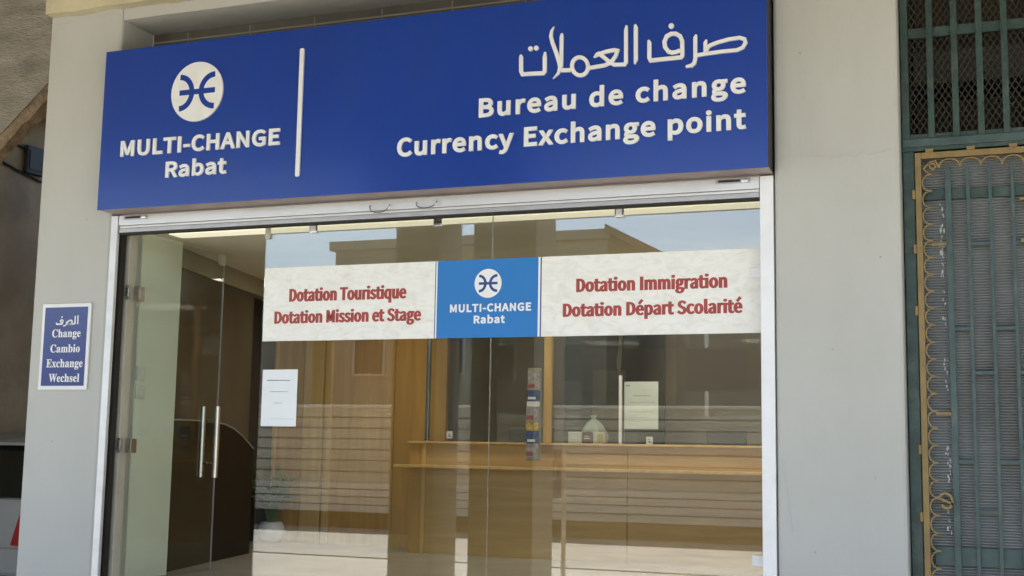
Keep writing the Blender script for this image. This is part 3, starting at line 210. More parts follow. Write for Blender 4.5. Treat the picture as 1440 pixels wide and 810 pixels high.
ARAB = [[[0.684,3.2781,0.0046],[0.6861,3.2663,0.0102],[0.6874,3.1921,0.0102],[0.6953,3.1752,0.0102],[0.8057,3.1708,0.0101],[0.8141,3.1801,0.0101],[0.813,3.2538,0.0101],[0.8145,3.2789,0.0046]],[[0.7362,3.3039,0.0125]],[[0.7667,3.3045,0.0125]],[[0.86,3.4065,0.0014],[0.8476,3.3838,0.0069],[0.8446,3.3565,0.0092],[0.8531,3.3233,0.0097],[0.875,3.266,0.0101],[0.8897,3.2187,0.0096],[0.8947,3.1908,0.0091],[0.8858,3.1619,0.0069],[0.858,3.1371,0.0014]],[[0.9029,3.3664,0.0046],[0.9012,3.3482,0.0097],[0.9013,3.2633,0.0096],[0.9004,3.1902,0.0096]],[[0.8996,3.1766,0.0096],[0.923,3.1744,0.0096],[0.9509,3.1727,0.0096]],[[1.0403,3.1903,0.0095],[1.0412,3.1799,0.0095],[1.04,3.1699,0.0095],[1.0367,3.1607,0.0095],[1.0316,3.1529,0.0095],[1.0249,3.1467,0.0095],[1.017,3.1426,0.0095],[1.0081,3.1407,0.0095],[0.9988,3.1412,0.0095],[0.9895,3.1439,0.0095],[0.9807,3.1488,0.0095],[0.9728,3.1556,0.0095],[0.9663,3.1641,0.0096],[0.9614,3.1737,0.0096],[0.9584,3.1839,0.0096],[0.9575,3.1944,0.0096],[0.9587,3.2045,0.0096],[0.9619,3.2137,0.0096],[0.967,3.2215,0.0096],[0.9738,3.2277,0.0096],[0.9818,3.2318,0.0096],[0.9907,3.2336,0.0096],[1.0001,3.2331,0.0096],[1.0094,3.2303,0.0096],[1.0182,3.2254,0.0095],[1.026,3.2185,0.0095],[1.0325,3.2101,0.0095],[1.0373,3.2005,0.0095],[1.0403,3.1903,0.0095]],[[1.047,3.1739,0.0095],[1.0892,3.1776,0.0095],[1.1257,3.1799,0.0095],[1.1461,3.187,0.0095],[1.1664,3.2008,0.0095],[1.1822,3.2217,0.0095],[1.191,3.2478,0.0095],[1.1751,3.2531,0.0095],[1.1343,3.249,0.0095],[1.1001,3.2412,0.0095],[1.0864,3.238,0.0104],[1.0704,3.2246,0.0027]],[[1.0922,3.251,0.0045],[1.1001,3.2398,0.0095],[1.1254,3.2183,0.0095],[1.1529,3.1931,0.0095],[1.1756,3.1783,0.0094],[1.2276,3.1746,0.0094],[1.2352,3.1851,0.0094],[1.2343,3.347,0.0095],[1.2378,3.3715,0.0045]],[[1.2806,3.3713,0.0045],[1.2842,3.3552,0.0099],[1.2849,3.1936,0.0098],[1.2792,3.1718,0.0036]],[[1.3479,3.2856,0.0045],[1.3524,3.2717,0.0098],[1.3526,3.1959,0.0098],[1.3593,3.1819,0.0098],[1.5087,3.1827,0.0097],[1.5157,3.1908,0.0097],[1.5149,3.2638,0.0097],[1.5044,3.2893,0.0097],[1.4825,3.3036,0.0098],[1.4606,3.305,0.0098],[1.4386,3.2949,0.0098],[1.4272,3.2685,0.0098],[1.4308,3.2414,0.0098],[1.4475,3.2175,0.0098],[1.465,3.2105,0.0097],[1.4869,3.2114,0.0097],[1.5044,3.2184,0.0097]],[[1.4614,3.3441,0.0134]],[[1.5835,3.2884,0.004],[1.5792,3.2726,0.0093],[1.579,3.1691,0.0092],[1.5738,3.1477,0.0092],[1.5608,3.1367,0.0092],[1.5326,3.1341,0.0057]],[[1.5868,3.1851,0.0088],[1.6212,3.1878,0.0088],[1.7068,3.1915,0.0087],[1.7788,3.1912,0.0087],[1.8062,3.201,0.0087],[1.8203,3.2234,0.0087],[1.8149,3.2413,0.0087],[1.7918,3.2507,0.0087],[1.741,3.2482,0.0087],[1.6857,3.2382,0.0087],[1.6514,3.2277,0.0088],[1.6385,3.2194,0.0088],[1.6307,3.1947,0.0088]],[[1.6335,3.2581,0.0035],[1.6278,3.2433,0.0088],[1.6277,3.1906,0.0088]]]

# ------------------------------------------------------------------ mesh helpers
class MB:
    def __init__(s): s.v = []; s.f = []
    def add(s, v, f):
        n = len(s.v); s.v += [tuple(p) for p in v]; s.f += [tuple(i+n for i in q) for q in f]; return s
    def box(s, x0, x1, y0, y1, z0, z1):
        return s.add([(x, y, z) for z in (z0, z1) for y in (y0, y1) for x in (x0, x1)],
                     [(0, 2, 3, 1), (4, 5, 7, 6), (0, 1, 5, 4), (2, 6, 7, 3), (0, 4, 6, 2), (1, 3, 7, 5)])
    def prism(s, poly, a, b, axis='y'):
        """poly: 2-D outline in the plane across axis; extruded from a to b"""
        def P(p, t): return {'y': (p[0], t, p[1]), 'x': (t, p[0], p[1]), 'z': (p[0], p[1], t)}[axis]
        n = len(poly)
        ar = sum(poly[i][0]*poly[(i+1) % n][1]-poly[(i+1) % n][0]*poly[i][1] for i in range(n))
        if (ar > 0) == (axis == 'y'): pass
        v = [P(p, a) for p in poly]+[P(p, b) for p in poly]
        return s.add(v, [tuple(range(n)), tuple(range(2*n-1, n-1, -1))]+[(i, i+n, (i+1) % n+n, (i+1) % n) for i in range(n)])
    def tube(s, pts, r, n=8, caps=True):
        pts = [Vector(p) for p in pts]; rs = r if isinstance(r, (list, tuple)) else [r]*len(pts)
        d0 = (pts[1]-pts[0]).normalized(); up = Vector((0, 0, 1)) if abs(d0.z) < .9 else Vector((0, 1, 0))
        a = d0.cross(up).normalized(); V = []; F = []
        for i, p in enumerate(pts):
            d = (pts[min(i+1, len(pts)-1)]-pts[max(i-1, 0)]).normalized()
            a = (a-d*a.dot(d)).normalized(); b = d.cross(a)
            V += [p+rs[i]*(math.cos(t)*a+math.sin(t)*b) for t in (2*math.pi*k/n for k in range(n))]
        for i in range(len(pts)-1):
            F += [(i*n+k, i*n+(k+1) % n, (i+1)*n+(k+1) % n, (i+1)*n+k) for k in range(n)]
        if caps: F += [tuple(range(n-1, -1, -1)), tuple(range(len(V)-n, len(V)))]
        return s.add(V, F)
    def lathe(s, prof, c, n=24):
        V = []; F = []
        for r, z in prof: V += [(c[0]+r*math.cos(2*math.pi*k/n), c[1]+r*math.sin(2*math.pi*k/n), c[2]+z) for k in range(n)]
        for i in range(len(prof)-1): F += [(i*n+k, i*n+(k+1) % n, (i+1)*n+(k+1) % n, (i+1)*n+k) for k in range(n)]
        F += [tuple(range(n-1, -1, -1)), tuple(range(len(V)-n, len(V)))]
        return s.add(V, F)
    def ribbon(s, pts, y0, y1):
        """a flat stroke in the x-z plane: pts (x, z, half width), solid from y0 to y1"""
        n = len(pts); Lp = []; Rp = []
        for i, (x, z, h) in enumerate(pts):
            a = pts[max(i-1, 0)]; b = pts[min(i+1, n-1)]
            d0 = Vector((x-a[0], z-a[1])); d1 = Vector((b[0]-x, b[1]-z))
            d0 = d0.normalized() if d0.length > 1e-6 else d1.normalized(); d1 = d1.normalized() if d1.length > 1e-6 else d0
            t = (d0+d1); t = t.normalized() if t.length > 1e-4 else d0
            k = 1/max(.55, math.sqrt(max(0, (1+d0.dot(d1))/2)))
            nn = Vector((-t.y, t.x))*h*k
            Lp.append((x+nn.x, z+nn.y)); Rp.append((x-nn.x, z-nn.y))
        V = [(p[0], y0, p[1]) for p in Lp]+[(p[0], y0, p[1]) for p in Rp]+[(p[0], y1, p[1]) for p in Lp]+[(p[0], y1, p[1]) for p in Rp]
        F = []
        for i in range(n-1):
            F += [(i, i+1, n+i+1, n+i), (2*n+i, 3*n+i, 3*n+i+1, 2*n+i+1), (i, 2*n+i, 2*n+i+1, i+1), (n+i, n+i+1, 3*n+i+1, 3*n+i)]
        F += [(0, n, 3*n, 2*n), (n-1, 3*n-1, 4*n-1, 2*n-1)]
        return s.add(V, F)
    def loop(s, pts, hw, y0, y1, zr=1.):
        """a closed band of half width hw along an outline in the x-z plane"""
        n = len(pts); A = []; B = []
        for i, p in enumerate(pts):
            a = Vector(pts[i-1]); c = Vector(pts[(i+1) % n]); p = Vector(p)
            d0 = (p-a).normalized(); d1 = (c-p).normalized(); t = d0+d1
            t = t.normalized() if t.length > .05 else d0
            k = 1/max(.62, math.sqrt(max(0, (1+d0.dot(d1))/2)))
            nn = Vector((-t.y, t.x*zr))*hw*k
            A.append(p+nn); B.append(p-nn)
        V = [(q.x, yy, q.y) for yy in (y0, y1) for S in (A, B) for q in S]; F = []
        for i in range(n):
            j = (i+1) % n
            F += [(i, j, n+j, n+i), (2*n+i, 3*n+i, 3*n+j, 2*n+j), (i, 2*n+i, 2*n+j, j), (n+i, n+j, 3*n+j, 3*n+i)]
        return s.add(V, F)
    def disc(s, x, z, r, y0, y1, n=40):
        return s.prism([(x+r*math.cos(2*math.pi*k/n), z+r*math.sin(2*math.pi*k/n)) for k in range(n)], y0, y1)
    def build(s, name, m, parent=None, smooth=False, bevel=0., shadeang=35):
        me = bpy.data.meshes.new(name); off = Vector((0, 0, 0))
        if parent is None:
            xs = [p[0] for p in s.v]; ys = [p[1] for p in s.v]
            off = Vector(((min(xs)+max(xs))/2, (min(ys)+max(ys))/2, min(p[2] for p in s.v)))
        else:
            off = BASE[parent.name]
        me.from_pydata([Vector(p)-off for p in s.v], [], s.f)
        bm = bmesh.new(); bm.from_mesh(me); bmesh.ops.recalc_face_normals(bm, faces=bm.faces); bm.to_mesh(me); bm.free()
        o = bpy.data.objects.new(name, me); COL.objects.link(o)
        BASE[o.name] = off
        if parent is None: o.location = off
        else: o.parent = parent
        me.materials.append(m if not isinstance(m, str) else MT[m])
        if smooth:
            me.polygons.foreach_set('use_smooth', [True]*len(me.polygons))
            try: me.set_sharp_from_angle(angle=R(shadeang))
            except Exception: pass
        if bevel:
            b = o.modifiers.new('edge', 'BEVEL'); b.width = bevel; b.segments = 2; b.limit_method = 'ANGLE'; b.harden_normals = False
        return o

BASE = {}
def tag(o, label=None, cat=None, group=None, kind=None):
    if label: o['label'] = label
    if cat: o['category'] = cat
    if group: o['group'] = group
    if kind: o['kind'] = kind
    return o
def thing(name, loc, label, cat, group=None):
    o = bpy.data.objects.new(name, None); o.empty_display_size = .1; COL.objects.link(o)
    o.location = loc; BASE[o.name] = Vector(loc)
    return tag(o, label, cat, group)
def bx(*a): return MB().box(*a)
def part(name, m, parent, *boxes, bevel=0.):
    b = MB()
    for q in boxes: b.box(*q)
    return b.build(name, m, parent, bevel=bevel)
def parts(name, m, parent, *boxes, bevel=0.):
    for q in boxes: part(name, m, parent, q, bevel=bevel)
def copy_tree(o, loc, parent=None):
    c = o.copy(); COL.objects.link(c); BASE[c.name] = BASE[o.name]
    if parent: c.parent = parent
    else: c.location = loc
    for ch in list(o.children): copy_tree(ch, None, c)
    return c

def bez(p0, h0, h1, p1, n=4):
    return [tuple((1-t)**3*a+3*(1-t)**2*t*b+3*(1-t)*t*t*c+t**3*d for a, b, c, d in zip(p0, h0, h1, p1)) for t in (k/n for k in range(n))]

def text_mesh(txt, font, x0, x1, zb, cap, y, depth, m, parent, bold=0., track=0., name='lettering', slope=0., zr=1.):
    """raised or printed letters from outline data, facing -y, fitted between x0 and x1 on the baseline zb;
    bold thickens the strokes by running a band along every outline"""
    G = GLY[font]; H = 257 if font == 'sans' else 455
    x = 0; loops = []; wid = []; wn = 0
    for ch in txt:
        if ch == ' ':
            x += H*.33+track*H; wn += 1; continue
        adv, sp = G[ch]
        for pts in sp:
            L = []
            for i, p in enumerate(pts):
                q = pts[(i+1) % len(pts)]
                straight = (abs(p[4]-p[2])+abs(p[5]-p[3]) < 2 and abs(q[0]-q[2])+abs(q[1]-q[3]) < 2)
                L += bez(p[2:4], p[4:6], q[0:2], q[2:4], 1 if straight else 4)
            M_ = []
            for q in L:
                q = ((q[0]+x)/H, q[1]/H)
                if not M_ or abs(q[0]-M_[-1][0])+abs(q[1]-M_[-1][1]) > .004: M_.append(q)
            loops.append(M_); wid.append(wn)
        x += adv+track*H
    lo = min(q[0] for l in loops for q in l); hi = max(q[0] for l in loops for q in l)
    cz = cap/(1+2*bold*zr); hb = bold*cz; k = (x1-x0-2*hb)/(hi-lo)
    loops = [[(x0+hb+(q[0]-lo)*k, zb+hb*zr+q[1]*cz+slope*(x0+(q[0]-lo)*k-(x0+x1)/2)) for q in l] for l in loops]
    for wi in range(wn+1):
        grp = [l for l, q in zip(loops, wid) if q == wi]
        cu = bpy.data.curves.new(name, 'CURVE'); cu.dimensions = '2D'; cu.fill_mode = 'BOTH'; cu.extrude = depth/2
        for l in grp:
            s = cu.splines.new('POLY'); s.points.add(len(l)-1); s.use_cyclic_u = True
            for p, q in zip(s.points, l): p.co = (q[0], q[1], 0, 1)
        t = bpy.data.objects.new(name, cu); COL.objects.link(t)
        bpy.context.view_layer.update()
        me = bpy.data.meshes.new_from_object(t.evaluated_get(bpy.context.evaluated_depsgraph_get()))
        b = MB()
        b.add([(v.co.x, y-depth/2-v.co.z, v.co.y) for v in me.vertices], [tuple(p.vertices) for p in me.polygons])
        bpy.data.objects.remove(t); bpy.data.curves.remove(cu); bpy.data.meshes.remove(me)
        dd = min(.00025, depth*.2)
        for j, l in enumerate(grp): b.loop(l, hb, y-depth+dd+dd*.25*(j % 3), y, zr)
        b.build(name, m, parent)

# ================================================================== SETTING: ground and street
def struct(name, m, *boxes):
    b = MB()
    for q in boxes: b.box(*q)
    return tag(b.build(name, m), kind='structure')
struct('ground', 'ground', (-400, 400, -400, 300, -.6, -.35))
struct('pavement', 'pave', (-45, 45, -8.35, 0, -.35, -.1))
tag(part('kerb', 'kerb', None, *[(-45+i*1.0+.004, -45+(i+1)*1.0-.004, -8.5, -8.355, -.35, -.085) for i in range(90)]), kind='structure')
struct('road', 'road', (-45, 45, -14.1, -8.505, -.35, -.135))

# ================================================================== the shop building
bld = thing('shop_building', (0, 0, -.1), 'grey painted arcade building with the exchange shop between two piers', 'building')
def P_(n, m, *b, bevel=0.):
    for q in b: o = part(n, m, bld, q, bevel=bevel)
    return o
CL, CI, CR, CRR = -2.4573, -1.92, 1.9209, 2.4958
P_('pier', 'paint', (CL, CI, 0, .30, -.1, 4.2), bevel=.018)
P_('pier', 'paint', (CR, CRR, 0, .30, -.1, 4.2), bevel=.018)
P_('pier', 'paint', (4.1, 4.7, 0, .30, -.1, 4.2), bevel=.018)
# lintel, recess, arcade ceiling
P_('lintel', 'paint', (CI+.002, CR-.002, .003, .30, 3.80, 4.2))
P_('recess_wall', 'tiles', (CI, CR, .30, .40, 2.62, 4.2))
jt = MB()
for k in range(9): jt.box(CI+.25+k*.44, CI+.256+k*.44, .296, .302, 2.9, 3.79)
jt.box(CI, CR, .296, .302, 3.742, 3.752)
jt.build('tile_joints', 'soffit', bld)
cov = MB(); n = 40
pts = [(CL+.02, 4.2)]+[(CL+.02+(CR-CL)*i/n, 3.868+.004*math.sin(i*2.1)+.004*math.sin(i*5.3)) for i in range(n+1)]+[(CR-.0, 4.2)]
cov.prism(pts, -.075, -.002)
cov.build('plaster_cornice', 'plaster', bld)
P_('arcade_ceiling', 'soffit', (CL+.1, 30, -5.0, -.08, 4.2, 4.5), (CRR, 30, -.08, 0, 4.2, 4.5), (-30, CL+.09, -5.0, 0, 4.6, 4.9))
P_('fascia_beam', 'pillar', (-30, 30, -5.35, -5.0, 4.05, 4.95))
P_('upper_wall', 'paint', (-30, 30, -5.3, -5.05, 4.95, 7.6), (-30, 30, -.0, .3, 4.9, 7.6), (-30, 30, -5.05, 5.0, 7.6, 7.8))
for (x0, x1) in ((-2.42, -1.97), (-1.62, -1.0), (6.3, 6.9), (-9.6, -9.0)):
    P_('arcade_pillar', 'pillar', (x0, x1, -5.0, -4.45, -.1, 4.05), bevel=.012)
# shop floor, walls, ceiling
P_('shop_floor', 'floor', (CL, 2.05, .28, 1.05, .3, .5), (-3.0, 2.05, 1.05, 6.0, .3, .5))
P_('shop_ceiling', 'ceil', (CL, 2.05, .30, 1.05, 2.57, 2.7), (-3.2, 2.05, 1.05, 6.0, 2.57, 2.7), (CI, CR, .10, .30, 2.57, 2.615))
P_('side_pier', 'green_wall', (CL, -1.925, .305, .705, .5, 2.569))
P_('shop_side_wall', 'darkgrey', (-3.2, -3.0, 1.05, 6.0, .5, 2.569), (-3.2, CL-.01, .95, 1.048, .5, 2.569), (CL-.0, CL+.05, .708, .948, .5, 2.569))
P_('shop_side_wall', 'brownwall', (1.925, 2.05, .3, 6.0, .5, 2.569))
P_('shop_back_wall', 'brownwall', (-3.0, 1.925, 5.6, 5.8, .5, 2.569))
P_('back_dark_panel', 'darkgrey', (-1.0, -.02, 5.57, 5.598, .5, 2.4))  # dark panel covering part of the back wall
P_('strip_light', 'led', (-1.78, 1.86, .36, .50, 2.556, 2.566))
for x in (-1.3, .52, 1.4):  # unseen glowing panels added to brighten the shop inside
    lt = P_('added_fill_panel', 'alu', (x-.32, x+.32, 2.08, 2.62, 2.545, 2.5685))
    part('diffuser', 'panel', lt, (x-.29, x+.29, 2.11, 2.59, 2.539, 2.5445))
# dark partition along the left side of the shop, beige header over it
pd = Vector((-.35, 1.53, 0)).normalized(); pn = Vector((pd.y, -pd.x, 0))
def along(s, off, z): q = Vector((-1.99, .72, 0))+pd*s+pn*off; return (q.x, q.y, z)
def slab(poly, o0, o1):
    b = MB(); n = len(poly)
    return b.add([along(s, o0, z) for s, z in poly]+[along(s, o1, z) for s, z in poly],
          [tuple(range(n)), tuple(range(2*n-1, n-1, -1))]+[(i, i+n, (i+1) % n+n, (i+1) % n) for i in range(n)])
slab([(0, .5), (1.62, .5), (1.62, 2.44), (0, 2.44)], -.10, -.05).build('partition_panel', 'darkwall', bld)
slab([(0, 2.44), (2.6, 2.44), (2.6, 2.568), (0, 2.568)], -.12, -.03).build('partition_header', 'header', bld)
# passage bay left of the shop
P_('passage_wall', 'passage', (-6.6, -6.3, 0, 8.0, -.1, 4.6), (-6.3, CL, 7.0, 7.2, -.1, 4.6), (-2.56, -2.466, .31, .94, -.1, 4.6), (-3.3, -3.21, .96, 7.0, -.1, 4.6), (-3.3, -2.47, .945, .949, -.1, 4.6), (-3.3, -2.47, .952, 1.0, 2.71, 4.6))
P_('passage_ceiling', 'passage', (-6.6, CL, .0, 4.6, 4.6, 4.9))
P_('pier', 'paint', (-7.2, -6.6, 0, .3, -.1, 4.6), bevel=.018)
fl = MB().prism([(-3.95, 2.84), (-3.373, 3.355), (-3.024, 3.655), (-2.475, 4.12), (-2.475, 4.595), (-6.0, 4.595), (-6.0, 3.0), (-4.6, 2.8)], .60, .70)
fl.build('stair_flight', 'concrete', bld)
e = MB(); rnd = random.Random(3); a = Vector((-4.0, 2.80)); b_ = Vector((-2.48, 4.11)); d = (b_-a); nn = Vector((d.y, -d.x)).normalized()
top = [a+d*(i/30) for i in range(31)]
low = [a+d*(i/30)+nn*(.065+.025*rnd.random()) for i in range(31)]
e.prism([(p.x, p.y) for p in top]+[(p.x, p.y) for p in reversed(low)], .596, .69)
e.build('stair_edge', 'rawedge', bld)
# threshold step under the shop front, neighbours' blank fronts
P_('threshold', 'kerb', (CI, CR, -.25, .05, -.1, .2), (CI, CR, .05, .28, .2, .5))
P_('front_wall', 'paint', (4.7, 30, .02, .30, -.1, 4.9), (-30, -7.2, .02, .30, -.1, 4.9))

def crack(p0, p1, wd, seed, amp=.006, m='paint', name='plaster_ridge'):
    r_ = random.Random(seed); n = 22; pts = []; off = 0
    for i in range(n+1):
        off = off*.7+r_.uniform(-amp, amp); t = i/n
        pts.append((p0[0]+(p1[0]-p0[0])*t, p0[1]+(p1[1]-p0[1])*t+off, wd*r_.uniform(.3, 1)*(.3 if i in (0, n) else 1)))
    MB().ribbon(pts, -.0025, .004).build(name, m, bld)
crack((1.93, 2.688), (2.33, 2.694), .006, 2); crack((2.18, 2.672), (2.47, 2.70), .0035, 5)
crack((2.20, 3.52), (2.42, 3.50), .0025, 8); crack((1.95, 1.28), (1.99, .95), .003, 12, .004)
crack((-2.43, 3.83), (-1.96, 3.842), .006, 3)
for (x, z) in ((2.18, 1.78), (2.36, 1.2), (2.05, 3.2), (2.40, 2.2), (2.09, .86), (-2.1, 2.6), (-2.25, 1.3)):
    MB().disc(x, z, .005, -.002, .004, 8).build('wall_speck', 'soffit', bld)

# ================================================================== gate room behind the iron gate
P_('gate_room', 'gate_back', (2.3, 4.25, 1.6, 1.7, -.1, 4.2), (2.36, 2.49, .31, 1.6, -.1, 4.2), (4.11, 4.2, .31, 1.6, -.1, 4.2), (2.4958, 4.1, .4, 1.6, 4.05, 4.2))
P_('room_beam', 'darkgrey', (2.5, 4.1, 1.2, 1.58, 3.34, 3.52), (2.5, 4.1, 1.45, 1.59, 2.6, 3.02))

# ================================================================== SHOP SIGN
SX0, SX1, SZ0, SZ1 = -1.9008, 1.918, 2.6182, 3.5534
sg = thing('shop_sign', (0, 0, SZ0), 'wide blue fascia sign of the exchange bureau above the shopfront', 'sign')
part('sign_box', 'signside', sg, (SX0+.004, SX1-.004, -.146, .29, SZ0+.012, SZ1-.004))
part('bottom_tray', 'signedge', sg, (SX0+.004, SX1-.004, -.146, .29, SZ0+.002, SZ0+.0115))
part('sign_face', 'blue', sg, (SX0, SX1, -.152, -.1465, SZ0, SZ1))
SF = -.1522
def logo(cx, cz, r, y, par, mw, mb, d):
    MB().disc(cx, cz, r, y-d, y).build('logo_disc', mw, par)
    h = .088*r; b = MB()
    for k, (sx, c, rx) in enumerate(((1, -.665, .475), (-1, .685, .52))):
        pts = [(cx+r*(c+sx*rx*math.cos(t)), cz+r*.53*math.sin(t), h*1.05) for t in (R(-90+180*i/24) for i in range(25))]
        b.ribbon(pts, y-d-.0010-.0003*k, y-d+.0002)
    b.ribbon([(cx-.67*r, cz, h), (cx+.70*r, cz, h)], y-d-.0017, y-d+.0002)
    b.build('logo_mark', mb, par)
logo(-1.2535, 3.2575, .1713, SF, sg, 'letter', 'blue', .010)
text_mesh('MULTI-CHANGE', 'sans', -1.754, -.705, 2.916, .092, SF, .010, 'letter', sg, bold=.055, track=.05, slope=-.004)
text_mesh('Rabat', 'sans', -1.438, -1.037, 2.777, .091, SF, .010, 'letter', sg, bold=.055, track=.05)
text_mesh('Bureau de change', 'sans', .461, 1.82, 2.975, .099, SF, .010, 'letter', sg, bold=.055, track=.13, slope=.008)
text_mesh('Currency Exchange point', 'sans', .004, 1.82, 2.802, .099, SF, .010, 'letter', sg, bold=.055, track=.09, slope=.006)
MB().ribbon([(-.587, 2.731, .0085), (-.587, 2.738, .0125), (-.587, 3.433, .0125), (-.587, 3.44, .0085)], SF-.010, SF).build('divider_bar', 'letter', sg)
ab = MB()
for k, s in enumerate(ARAB):
    if len(s) == 1: ab.disc(s[0][0], s[0][1], s[0][2], SF-.010, SF, 16)
    else: ab.ribbon(s, SF-.010-.0002*(k % 7), SF)
ab.build('lettering', 'letter', sg)

# ================================================================== ROLLING SHUTTER raised under the sign
sh = thing('rolling_shutter', (0, .03, 2.5), 'raised aluminium rolling shutter, its bottom bar showing below the blue sign', 'shutter')
parts('guide_rail', 'white', sh, (1.853, 1.917, -.004, .02, .2, 2.612), (1.853, 1.86, .02, .07, .2, 2.612), bevel=.003)  # right aluminium rail coloured white to carry its bright sheen
parts('guide_rail', 'alu', sh, (-1.918, -1.870, -.004, .02, .2, 2.612), (-1.918, -1.912, .02, .07, .2, 2.612), bevel=.003)
part('guide_slot', 'dark', sh, (-1.911, -1.862, .034, .074, .2, 2.61))
part('bottom_bar', 'alu', sh, (-1.866, 1.85, -.002, .045, 2.553, 2.612), (-1.866, 1.85, .008, .05, 2.538, 2.552), bevel=.004)
part('lower_lip', 'alu2', sh, (-1.866, 1.85, .004, .055, 2.512, 2.537), bevel=.004)
part('lip_shadow', 'dark', sh, (-1.866, 1.85, .012, .05, 2.500, 2.511))  # dark strip drawn as the shadow under the lip
part('slat_curtain', 'alu2', sh, *[(-1.866, 1.85, .015, .03, 2.614+.06*i, 2.67+.06*i) for i in range(15)])
for x in (-1.745, 1.725):
    lk = part('lock', 'alu2', sh, (x-.085, x+.085, -.006, -.0025, 2.583, 2.606), bevel=.002)
    part('keyhole_slot', 'dark', lk, (x-.07, x+.035, -.0085, -.0062, 2.590, 2.601))
    part('bolt', 'chrome', lk, (x+.04, x+.075, -.012, -.0062, 2.588, 2.602), bevel=.002)
for x0, x1, zt, zb in ((-.219, -.103, 2.577, 2.536), (.055, .172, 2.580, 2.546)):
    pts = [(x0+(x1-x0)*(.5-.5*math.cos(t)), -.018-.012*math.sin(t), zt-(zt-zb)*math.sin(t)**.8) for t in (math.pi*i/14 for i in range(15))]
    pts = [(x0, -.001, zt)]+pts+[(x1, -.001, zt)]
    MB().tube(pts, .0036, 6).build('ring_handle', 'chrome', sh, smooth=True)

# ================================================================== GLASS FRONT and GLASS DOOR
G = .13
gf = thing('glass_shopfront', (.45, G, .5), 'fixed frameless glass shopfront panes under the shutter, reflecting the street', 'shop window')
for x0, x1 in ((-.946, .4315), (.4345, 1.862)):
    part('pane', 'glass', gf, (x0, x1, G-.005, G+.005, .504, 2.545))
part('pane_seam', 'brass', gf, (.4318, .4342, G-.0045, G+.0045, .504, 2.53))
part('side_channel', 'white', gf, (1.8625, 1.9205, .075, .17, .5, 2.569))
part('door_jamb', 'jamb', gf, (-1.94, -1.855, .10, .17, .5, 2.556), bevel=.004)
part('head_channel', 'alu2', gf, (-1.85, 1.86, .105, .155, 2.546, 2.569))
for x, z, m in ((-.637, 2.498, 'white'), (.119, 2.497, 'chrome'), (1.125, 2.497, 'white')):
    c = part('glass_clip', 'chrome', gf, (x-.024, x+.024, G-.017, G-.0055, z-.024, z+.03), bevel=.003)
    part('clip_cap', m, c, (x-.017, x+.017, G-.020, G-.0172, z-.017, z+.017))
part('glass_clip', 'jamb', gf, (-.946, -.914, G-.016, G-.0055, 2.452, 2.53), bevel=.003)
for z in (2.165, .80):
    part('glass_clip', 'white', gf, (1.784, 1.85, G-.016, G-.0055, z-.025, z+.025), bevel=.003)

gd = thing('glass_door', (-1.835, G, .5), 'frameless glass door with steel bar handles, swung open into the shop', 'door')
LX = -1.832
part('pane', 'glassdoor', gd, (LX-.005, LX+.005, .15, 1.03, .51, 2.527))
part('polished_edge', 'alu2', gd, (LX-.005, LX+.005, 1.0305, 1.034, .51, 2.527))
part('patch_fitting', 'jamb', gd, (LX-.012, LX+.012, .985, 1.03, 2.46, 2.53))
for z in (2.172, 1.285):
    h = part('hinge', 'brass', gd, (-1.858, -1.832, .083, .0985, z-.042, z+.042), (LX-.022, LX+.02, .152, .205, z-.042, z+.042), bevel=.003)
    part('hinge_plate', 'chrome', h, (-1.853, -1.822, .0, .0) if 0 else (-1.856, -1.834, .0785, .0825, z-.026, z+.026), bevel=.002)
hy = .955
for sgn, x in ((1, LX+.055), (-1, LX-.052)):
    h = MB().tube([(x, hy, 1.09), (x, hy, 1.54)], .018, 14).build('bar_handle', 'chrome', gd, smooth=True)
    for z in (1.18, 1.45):
        MB().tube([(LX+sgn*.006, hy, z), (x, hy, z)], .008, 10).build('standoff', 'chrome', h, smooth=True)

# ================================================================== WINDOW BANNER
BY = G-.0052
wb = thing('window_banner', (.45, BY, 1.874), 'printed banner strip across the glass with red words either side of a blue logo panel', 'banner')
Z0, Z1 = 1.874, 2.2857
for i, (x0, x1, m) in enumerate(((-.9404, .110, 'stonepaper'), (.711, 1.851, 'stonepaper'))):
    parts('stone_sheet', m, wb, (x0, x1, BY-.0014, BY-.0004, Z0, Z1))
parts('border_stripe', 'navy', wb, (.1102, .115, BY-.0014, BY-.0004, Z0, Z1), (.704, .7098, BY-.0014, BY-.0004, Z0, Z1))
parts('border_stripe', 'bannerwhite', wb, (.1152, .1232, BY-.0014, BY-.0004, Z0, Z1), (.6925, .7038, BY-.0014, BY-.0004, Z0, Z1))
bp = part('blue_sheet', 'bannerblue', wb, (.1234, .6923, BY-.0014, BY-.0004, Z0, Z1))
BT = BY-.00145
logo(.4139, 2.1579, .0762, BT, wb, 'bannerwhite', 'navy', .0008)
for t, f, x0, x1, zb, cap, m, bo, tr in (
    ('Dotation Touristique', 'sans', -.779, -.057, 2.092, .072, 'red', .092, -.0),
    ('Dotation Mission et Stage', 'sans', -.869, .033, 1.971, .069, 'red', .092, -.0),
    ('Dotation Immigration', 'sans', .898, 1.671, 2.097, .069, 'red', .092, -.0),
    ('Dotation Départ Scolarité', 'sans', .828, 1.744, 1.972, .068, 'red', .092, -.0),
    ('MULTI-CHANGE', 'sans', .200, .656, 2.009, .0425, 'bannerwhite', .06, .05),
    ('Rabat', 'sans', .337, .512, 1.948, .042, 'bannerwhite', .06, .05)):
    text_mesh(t, f, x0, x1, zb, cap, BT, .0008, m, wb, bold=bo, track=tr+.05, zr=.45 if m == 'red' else 1.)

